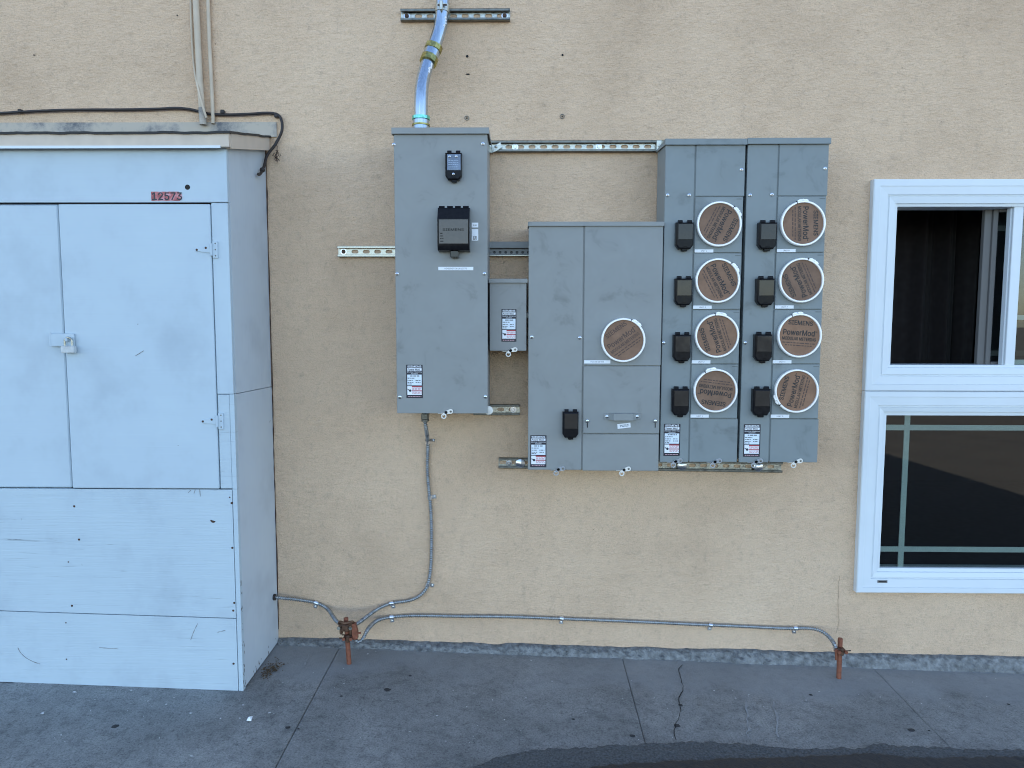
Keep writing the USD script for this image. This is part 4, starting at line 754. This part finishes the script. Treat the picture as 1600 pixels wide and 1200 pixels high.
# main breaker cover with a sloped top
a, b = at(684, 324.5, D + 0.03), at(734, 393, D + 0.03); X0, X1, Z0, Z1 = a[0], b[0], b[2], a[2]; hz = Z1 - Z0; wz = X1 - X0
k = t.part('breaker_cover', hull([(x, -dd, z) for x in (X0, X1) for dd, z in ((D, Z1), (D + 0.024, Z1), (D + 0.046, Z1 - 0.23 * hz), (D + 0.050, Z1 - 0.27 * hz), (D + 0.050, Z0 + 0.15 * hz), (D + 0.040, Z0 + 0.02 * hz), (D, Z0 + 0.0))]
                               + []), BLACK_PL)
t.part('window', slab([(X0 + 0.05 * wz, Z0 + 0.165 * hz), (X1 - 0.04 * wz, Z0 + 0.165 * hz), (X1 - 0.04 * wz, Z1 - 0.28 * hz), (X0 + 0.05 * wz, Z1 - 0.28 * hz)], D + 0.048, D + 0.0515, 0.001), plain('smoked_main_window', (0.075, 0.066, 0.058), 0.14, var=0.15, scale=25), k)
t.part('lettering', text('SIEMENS', wz * 0.66, hz * 0.055, ((X0 + X1) / 2, Z0 + 0.485 * hz), D + 0.0515, depth=0.0012), BLACK_PL, k)
t.part('small_print', [dashes(wz * 0.10, hz * 0.02, (X0 + 0.14 * wz, Z0 + v * hz), D + 0.0515, seed=int(v * 100)) for v in (0.40, 0.34, 0.28, 0.22)], BLACK_PL, k)
t.part('latch_tab', rbox(at(703.5, 395, D + .03)[0], at(716.5, 395, D + .03)[0], -D - 0.034, -D, at(710, 402.5, D + .03)[2], Z0 + 0.004, 0.003), SMOKED, k)
for u in (0.12, 0.38, 0.63, 0.88): t.part('hinge_knob', cyl((X0 + (u - .09) * wz, -D - 0.02, Z1 + 0.002), (X0 + (u + .09) * wz, -D - 0.02, Z1 + 0.002), 0.006, n=12), BLACK_PL, k)
for (pa, pb) in (((737, 348), (747.2, 355.5)), ((737, 358), (747.2, 376))):
    a, b = at(*pa, D), at(*pb, D); s = t.part('white_tag', slab([(a[0], b[2]), (b[0], b[2]), (b[0], a[2]), (a[0], a[2])], D, D + 0.0012, 0.0005), STICKER_W)
    t.part('small_print', [dashes((b[0] - a[0]) * 0.55, 0.0022, ((a[0] + b[0]) / 2, b[2] + (a[2] - b[2]) * v), D + 0.0012, seed=int(v * 50)) for v in ((0.5,) if pa[1] < 350 else (0.1, 0.18, 0.26, 0.36))], INK, s, smooth=False)
dymo(t, (684.8, 417), (739.5, 422.2), D, 'KENSINGTON LN 12573')
rating_label(t, (634.5, 570), (660.8, 622), D, 11)
seal(t, 704.5, 642.5, D)
t.part('hub_washer', lathe([(0.017, 0.0), (0.017, 0.004), (0.010, 0.006), (0.0001, 0.006)], (at(763, 641, D)[0], D - 0.03, at(763, 641, D - 0.03)[2]), 20), SEAL)

# small pull box
D2 = 0.20
x0, z1 = xz(765, 436.5, D2); x1, z0 = xz(822.3, 548.3, D2)
t = Thing('pull_box', 'small grey box with rating label between tall cabinet and lower panel', 'electrical box', ((x0 + x1) / 2, 0, z0))
enclosure(t, x0, x1, z0, z1, D2, mat=GREY3, cap=0.014, lip=0.004, capd=0.008)
cover(t, x0, x1, z0 + 0.0, z1 - 0.008, D2, GREY3, 'front_cover')
rating_label(t, (783.5, 483), (806.8, 534), D2, 23)
seal(t, 805, 546, D2)
p = at(825.3, 492, 0.13); t.part('side_knob', rbox(p[0] - 0.009, p[0] + 0.002, -0.15, -0.11, p[2] - 0.012, p[2] + 0.010, 0.004), SEAL)

# house meter panel
D3 = 0.205
x0 = 0.5 * (at(827, 357, D3)[0] + at(824, 728, D3)[0]); x1 = 0.5 * (at(1035.8, 357, D3)[0] + at(1029.8, 733, D3)[0]); z1 = at(930, 347.5, D3)[2]; z0 = at(930, 734.5, D3)[2]
t = Thing('house_meter_panel', 'wide lower grey panel with a single faded meter cover and lift handle', 'meter panel', ((x0 + x1) / 2, 0, z0))
enclosure(t, x0, x1, z0, z1, D3, cap=0.015, lip=0.003, capd=0.008)
xs1 = 0.5 * (at(912, 357, D3)[0] + at(910, 732, D3)[0])
cover(t, x0, xs1 - 0.0022, z0, z1 - 0.010, D3, name='side_cover')
za, zc = at(970, 571.3, D3)[2], at(970, 677.3, D3)[2]
mp = cover(t, xs1 + 0.0022, x1, za + 0.001, z1 - 0.010, D3 + 0.002, GREY2, 'meter_cover')
hp2 = cover(t, xs1 + 0.0022, x1 - 0.002, zc + 0.001, za - 0.0015, D3 + 0.005, GREY2, 'handle_cover')
cover(t, xs1 + 0.0022, x1 - 0.002, z0 - 0.002, zc - 0.0015, D3 + 0.003, GREY, 'blank_cover')
for px, py in ((831, 526.8), (906, 527.8)): screw(t, px, py, D3)
for px, py in ((917.8, 658), (1023.8, 658)):
    screw(t, px, py, D3 + 0.007); p = at(px, py + 5.5, D3 + 0.005); t.part('key_slot', rbox(p[0] - 0.0016, p[0] + 0.0016, -D3 - 0.0062, -D3 - 0.003, p[2] - 0.012, p[2] + 0.010, 0.0006), DARK)
meter(t, 974, 531.5, D3 + 0.002, 0.0865, 36, 52, faded=True)
dymo(t, (912.8, 562.8), (953.6, 568), D3 + 0.002, 'HOUSE METER')
a, b = at(953.5, 645.6, D3 + 0.015), at(992.5, 656.2, D3 + 0.015)
hd = t.part('handle', [slab([(a[0] - 0.024, b[2] + 0.002), (b[0] + 0.024, b[2] + 0.002), (b[0] + 0.024, a[2] - 0.002), (a[0] - 0.024, a[2] - 0.002)], D3 + 0.005, D3 + 0.008, 0.0015),
                    hull([(x, -dd, z) for z in (b[2], a[2]) for x, dd in ((a[0] - 0.006, D3 + 0.007), (a[0] + 0.012, D3 + 0.032), (b[0] - 0.012, D3 + 0.032), (b[0] + 0.006, D3 + 0.007))])], GREY2)
for px in (948.3, 995.3): screw(t, px, 650.8, D3 + 0.008, hd)
c = at(975, 665.3, D3 + 0.006); R = lambda x, z: (c[0] + x * 0.99 - z * 0.12, c[2] + z * 0.99 + x * 0.12)
k = t.part('paper_sticker', prism(Polygon([R(-.026, -.0095), R(.026, -.0095), R(.026, .0095), R(-.026, .0095)]), D3 + 0.005, D3 + 0.0058), STICKER_W)
t.part('small_print', [dashes(0.036, 0.0028, R(0.002, z), D3 + 0.0058, 6.9, seed=i) for i, z in enumerate((0.0028, -0.0022))], plain('blue_grey_print', (0.18, 0.22, 0.28), 0.5), k, smooth=False)
breaker_cover(t, (879, 640), (903.4, 687), D3)
rating_label(t, (828.6, 680), (853.6, 730), D3, 37)
seal(t, 879.5, 731.5, D3, clear=True); seal(t, 982, 732, D3 + 0.003)

# two meter banks
DB = 0.20
def bank(pxT, pxB, div, cap_y, rows, zbot, covers, meters, labels, screws, seals, rl, lab, rowb, seed):
    x0, x1 = [0.5 * (at(pxT[i], 230, DB)[0] + at(pxB[i], 720, DB)[0]) for i in (0, 1)]; xd = 0.5 * (at(div[0], 230, DB)[0] + at(div[1], 720, DB)[0])
    z1, z0 = at(1160, cap_y, DB)[2], at(1160, zbot, DB)[2]; zr = [at(1160, y, DB)[2] for y in rows]
    t = Thing('meter_bank', lab, 'meter bank', ((x0 + x1) / 2, 0, z0), 'grey four-meter banks at the right')
    enclosure(t, x0, x1, z0, z1, DB, mat=GREY_B, cap=at(1160, cap_y, DB)[2] - at(1160, cap_y + 8.6, DB)[2], lip=0.004)
    cover(t, x0, xd - 0.0022, z0, z1 - 0.012, DB, GREY_B, name='breaker_column')
    ed = [z1 - 0.012] + zr + [z0]; n = len(ed) - 1; mp = []
    for i in range(n):
        blank = i in (0, n - 1)
        mp.append(cover(t, xd + 0.0022, x1 - (0.0 if blank else 0.004), ed[i + 1] + 0.0012, ed[i] - 0.0012, DB + (0.001 if blank else 0.0028), GREY_B if blank else GREY_B2, 'blank_cover' if blank else 'meter_cover'))
        if not blank:
            zz = ed[i] - 0.010; t.part('embossed_mark', rbox(x1 - 0.030, x1 - 0.008, -DB - 0.0032, -DB - 0.002, zz - 0.0006, zz + 0.0006, 0.0002), DARK, mp[-1])
    for a, b in covers: breaker_cover(t, a, b, DB)
    for (px, py, ang, bump) in meters: meter(t, px, py, DB + 0.0028, 0.0865, ang, bump)
    for (a, b), s in labels: dymo(t, a, b, DB + 0.0028, s)
    for px, py in screws: screw(t, px, py, DB)
    rating_label(t, *rl, DB, seed)
    for px, py, cl in seals: seal(t, px, py, DB, clear=cl)
    return t
bank((1040, 1164.6), (1031, 1151.5), (1087, 1076.2), 218.3, (307, 395, 483.7, 568.7, 653.8), 722.5,
     [((1056, 344.6), (1082.5, 392.5)), ((1054.5, 432), (1080.5, 480)), ((1052, 519.5), (1078, 567.5)), ((1050, 604.2), (1075.6, 652))],
     [(1124, 350, -117, 33), (1121.5, 438.5, -62, 36), (1120.5, 524.5, 109, 80), (1118, 610.5, 173, 103)],
     [(((1085.5, 389.6), (1114.5, 394.6)), 'UNIT 4'), (((1083, 477.4), (1112, 482.6)), 'UNIT 3'), (((1081, 562.8), (1110, 568)), 'UNIT 2'), (((1078.8, 647.6), (1107.5, 652.6)), 'UNIT 1')],
     [(1042.9, 305), (1076.7, 305), (1158.3, 265.2), (1036.8, 535.7)], [(1062.5, 719, True), (1124, 719.5, True)], ((1037.4, 662.3), (1062, 712.5)),
     'left four-meter bank, its bottom disc printed upside down', 0, 51)
bank((1168.8, 1297), (1154.5, 1275.2), (1217, 1201.8), 217.3, (306.5, 394.5, 483.3, 568.3, 653.8), 722.5,
     [((1185, 344.6), (1211.8, 392.5)), ((1182, 432), (1208.5, 480)), ((1179, 519), (1205, 567.3)), ((1176, 604.2), (1202, 652.2))],
     [(1255, 349, -88, 92), (1252.5, 438, 115, 58), (1249.5, 524.3, -4, 96), (1244.8, 611, 77, 203)],
     [(((1214, 389), (1243, 394)), 'UNIT 8'), (((1211, 477), (1240, 482.2)), 'UNIT 7'), (((1207.5, 562.6), (1236.5, 567.8)), 'UNIT 6'), (((1204.3, 647.8), (1233, 653)), 'UNIT 5')],
     [(1171.8, 305), (1205.8, 304), (1289, 263.5), (1164.3, 535.7)], [(1188, 719.5, True), (1250, 719.5, False)], ((1162.3, 662.8), (1187, 713.8)),
     'rightmost four-meter bank nearest the window, one disc printed upright', 0, 67)

# ------------------------------------------------------------------ conduit
def cpt(px, py, d): return at(px, py, d)
cp = wpath(((692, -60, .062), (691.5, -20, .062), (691, 20, .062), (688, 42, .066), (682, 62, .075), (676, 79, .085), (668, 100, .105), (661.5, 122, .13), (658.5, 145, .15), (657.8, 170, .155), (657.8, 206, .155)), 0.002)
con = Thing('conduit', 'bent shiny steel conduit entering the top of the tall cabinet', 'conduit', cp[-1])
CRAD = 0.0265
con.part('tube', tube(cp, CRAD, 32, cap=False), CONDUIT, smooth=50)
def idx(py): return int(np.argmin([abs(600 - FPX * ((p - [0, CAM_Y, CAM_H]) @ AU) / ((p - [0, CAM_Y, CAM_H]) @ AF) - py) for p in cp]))
i0, i1 = idx(73), idx(97)
con.part('coupling', tube(cp[i0:i1], CRAD + 0.0045, 32), CONDUIT, smooth=50)
for a, b, mat in ((idx(71.5), idx(79), YELLOW_ZINC), (idx(90), idx(98), YELLOW_ZINC)):
    seg = cp[a:b + 1]; con.part('coupling_nut', tube(seg, CRAD + 0.0085, 10), mat, smooth=20)
a = idx(183); seg = cp[a:a + 3]; con.part('connector_nut', tube(cp[idx(182):idx(188)], CRAD + 0.009, 24), GREEN_ZINC, smooth=30)
con.part('connector_body', tube(cp[idx(188):], CRAD + 0.005, 32), CONDUIT, smooth=50); con.part('connector_ring', tube(cp[idx(194.5):idx(198)], CRAD + 0.0085, 32), YELLOW_ZINC, smooth=40)
zs1 = at(691, 14, .062)[2]; cx0, cz0 = at(691, 14, .062)[[0, 2]]
con.part('pipe_strap', [tube(cp[idx(9):idx(20)], CRAD + 0.0028, 32), rbox(cx0 - 0.006, cx0 + 0.006, -0.062 - CRAD - 0.016, -0.062 - CRAD + 0.002, cz0 - 0.020, cz0 + 0.016, 0.002)], ZINC, smooth=40)
con.part('strap_screw', cyl((cx0 - 0.014, -0.062 - CRAD - 0.009, cz0), (cx0 + 0.022, -0.062 - CRAD - 0.009, cz0), 0.0032, n=10), RUST)
pr = []
for py, du in ((30, 0.4), (34, 0.42), (38, 0.40), (42, 0.45), (103, 0.4), (107, 0.42), (111, 0.4), (115, 0.45)):
    i = idx(py); c = cp[i]; th = math.pi * 0.5 - 0.75 - 0.1 * (py % 3); T_ = cp[i + 1] - cp[i - 1]; T_ /= np.linalg.norm(T_); e1 = np.cross(T_, [0, 1.0, 0]); e1 /= np.linalg.norm(e1); e1 *= np.sign(e1[0]); e2 = np.cross(e1, T_); e2 *= -np.sign(e2[1])
    def on(th, s): return c + (CRAD + 0.0004) * (math.cos(th) * e1 + math.sin(th) * e2) + T_ * s
    L = 0.0035 + 0.0025 * (py % 2)
    pr.append(hull([on(th - 0.16, -L), on(th + 0.16, -L), on(th - 0.16, L), on(th + 0.16, L), c + (CRAD - 0.001) * (math.cos(th) * e1 + math.sin(th) * e2)]))
for q in (pr[:4], pr[4:]): con.part('printed_mark', q, STICKER_W, smooth=False, kind='stuff')

# ------------------------------------------------------------------ ground rods and armoured cables
def rod(foot_px, top_px, label):
    f = ground_at(*foot_px); d = -f[1]; base = np.array([f[0], f[1], gz(*f) - 0.03]); top = at(*top_px, d - 0.012)
    t = Thing('ground_rod', label, 'ground rod', (f[0], f[1], gz(*f)), 'copper ground rods at the foot of the wall')
    ax = (top - base) / np.linalg.norm(top - base)
    t.part('rod', [cyl(base, top - ax * 0.002, 0.0098, n=18), cyl(top - ax * 0.002, top, 0.0098, 0.0082, n=18)], COPPER)
    return t, base, top, ax
t, base, top, ax = rod((546, 1037), (540.5, 965), 'left copper ground rod with three clamped cables beside the cabinet')
def clampset(t, c, wide, seed):
    k = t.part('clamp', [rbox(c[0] - wide, c[0] + wide, c[1] - 0.016, c[1] + 0.012, c[2] - 0.011, c[2] + 0.011, 0.004), rbox(c[0] - wide * 0.5, c[0] + wide * 0.5, c[1] - 0.024, c[1] - 0.012, c[2] - 0.016, c[2] + 0.014, 0.004)], BRONZE)
    for s in (-1, 1): t.part('clamp_bolt', [cyl((c[0] + s * wide * 0.8, c[1] - 0.026, c[2] + 0.002), (c[0] + s * wide * 0.8, c[1] + 0.01, c[2] + 0.002), 0.0052, n=8), cyl((c[0] + s * wide * 0.8, c[1] - 0.03, c[2] + 0.002), (c[0] + s * wide * 0.8, c[1] - 0.026, c[2] + 0.002), 0.0075, n=6)], ZINC if seed else COPPER, k)
dR = -base[1]
c1 = at(541, 978, dR); clampset(t, c1, 0.030, 1)
t.part('bonding_strap', [rbox(c1[0] - 0.026, c1[0] - 0.014, c1[1] - 0.012, c1[1] + 0.004, c1[2] - 0.034, c1[2] + 0.008, 0.004), rbox(c1[0] + 0.014, c1[0] + 0.028, c1[1] - 0.012, c1[1] + 0.004, c1[2] - 0.036, c1[2] + 0.008, 0.004), tube(spline([c1 + [-0.030, 0, 0.010], c1 + [-0.020, -0.01, 0.022], c1 + [0, -0.02, 0.020], c1 + [0.022, -0.01, 0.022], c1 + [0.034, 0, 0.006]], 0.006), 0.0055, 8)], BRONZE)
c2 = at(545, 995, dR); clampset(t, c2, 0.018, 0)
c3 = at(554.5, 989, dR + 0.005)
t.part('cable_lug', [hull([(c3[0] + dx, c3[1] + dy, c3[2] + dz) for dx, dz in ((-.010, .040), (.004, .044), (.013, .006), (.013, -.022), (-.006, -.026), (-.010, 0)) for dy in (-0.010, 0.010)]), cyl((c2[0] + 0.01, c2[1] - 0.008, c2[2] + 0.002), (c3[0], c3[1], c3[2] - 0.010), 0.006, n=10), cyl((c3[0] + 0.006, c3[1] - 0.005, c3[2]), (c3[0] + 0.026, c3[1] - 0.005, c3[2] + 0.003), 0.0045, n=8)], COPPER)
t.part('clamp_bolt', [cyl((c2[0] - 0.040, c2[1], c2[2] - 0.006), (c2[0] - 0.014, c2[1], c2[2] - 0.006), 0.003, n=8), cyl((c2[0] - 0.028, c2[1], c2[2] + 0.008), (c2[0] - 0.012, c2[1], c2[2] + 0.008), 0.003, n=8)], RUST)
t2, base2, top2, ax2 = rod((1310.5, 1060), (1313, 997), 'right copper ground rod standing below the window corner')
dR2 = -base2[1]; c4 = at(1312.5, 1015.5, dR2); clampset(t2, c4, 0.017, 0)
t2.part('cable_lug', [cyl(at(1306.3, 1012, dR2), at(1306.5, 1031, dR2), 0.0048, n=10), rbox(c4[0] - 0.024, c4[0] + 0.004, c4[1] - 0.014, c4[1] + 0.008, c4[2] - 0.009, c4[2] + 0.009, 0.003)], COPPER)
t2.part('clamp_bolt', cyl((c4[0] + 0.008, c4[1] + 0.006, c4[2] - 0.008), (c4[0] + 0.050, c4[1] + 0.012, c4[2] - 0.008), 0.0022, n=8), RUST)

def armoured(name_label, pts, straps, r=0.0072, extra=None):
    path = wpath(pts, 0.0022); s = np.arange(len(path)) * 0.0022
    rr = r + 0.0017 * np.sin(2 * np.pi * s / 0.0098)
    t = Thing('armoured_cable', name_label, 'cable', path[len(path) // 2], 'ribbed steel armoured cables to the ground rods')
    t.part('armour', tube(path, rr, 12), ARMOR, smooth=True)
    for px, py, vert in straps:
        d_ = 0.012; i = int(np.argmin(np.linalg.norm(path - at(px, py, 0.013), axis=1))); p = path[i]; T_ = path[min(i + 2, len(path) - 1)] - path[max(i - 2, 0)]; T_ /= np.linalg.norm(T_)
        side = np.cross(T_, [0, -1.0, 0]); side /= np.linalg.norm(side); side *= -np.sign(side[2]) if abs(side[2]) > 0.5 else np.sign(side[0])
        k = t.part('cable_strap', [tube(np.linspace(p - T_ * 0.008, p + T_ * 0.008, 4), 0.0106, 14), hull([tuple(p + T_ * u + side * v + np.array([0, y - p[1], 0])) for u in (-0.008, 0.008) for v in (0.004, 0.027) for y in (-0.003, -0.006)])], BRIGHT)
        q = p + side * 0.020; t.part('screw', lathe([(0.0045, 0.005), (0.004, 0.008), (0.0001, 0.009)], (q[0], 0.0, q[2]), 10), BRIGHT, k)
    if extra: extra(t)
    return t
W0 = 0.014
dA = dR + 0.004
def grommet(t):
    p = at(427.5, 933, 0.05); t.part('bushing', cyl((CR + 0.001, -0.05, p[2]), (CR + 0.010, -0.05, p[2]), 0.0135, n=14), CABLE_K)
armoured('short ribbed cable from the cabinet side down to the left rod', ((421, 932.3, .05), (440, 934.3, .048), (462, 936.5, .03), (480, 939, .018), (494, 942, W0), (508, 948.5, .02), (518, 959, .07), (524, 968, .12), (533, 975, dA - .01)), ((494, 942, 0),), extra=grommet)
def conn(t):
    p = at(664, 649, 0.10); z_top = MAIN[2] + 0.002
    t.part('connector', [cyl((p[0], -0.10, z_top - 0.022), (p[0], -0.10, z_top), 0.0145, n=16), rbox(p[0] - 0.014, p[0] + 0.016, -0.118, -0.082, z_top - 0.050, z_top - 0.020, 0.005), cyl((p[0] + 0.001, -0.10, z_top - 0.056), (p[0] + 0.001, -0.10, z_top - 0.048), 0.0165, n=16)], ZINC_D)
armoured('ribbed cable dropping from the tall cabinet to the left rod', ((664, 655, .10), (665.5, 668, .095), (668, 685, .05), (668.5, 700, .02), (668, 735, W0), (671.5, 777, W0), (674, 815, W0), (674, 860, W0), (670.5, 905, W0), (665, 921, W0), (653, 932.5, W0), (635, 939, W0), (612, 942.5, W0), (592, 950.5, .03), (575, 962, .08), (563, 971, .13), (552, 977.5, dA)), ((669, 681, 1), (672, 777, 1), (670.5, 914, 1), (612, 942.5, 0)), extra=conn)
armoured('long ribbed cable running low along the wall to the right rod', ((556.5, 1000, dA), (560, 1003, dA + .004), (565, 1000, dA), (571, 990, .16), (580, 977, .10), (592, 968.5, .04), (612, 964, W0), (640, 962, W0), (700, 962.5, W0), (780, 963.3, W0), (877, 966.5, W0), (990, 971, W0), (1110, 976.5, W0), (1180, 979.5, W0), (1242, 981.5, W0), (1268, 982, .02), (1285, 987, .05), (1298, 998, .09), (1305, 1010, dR2), (1306.5, 1016, dR2)), ((612, 964, 0), (877, 966.5, 0), (1110, 976.5, 0), (1242, 981.5, 0)))
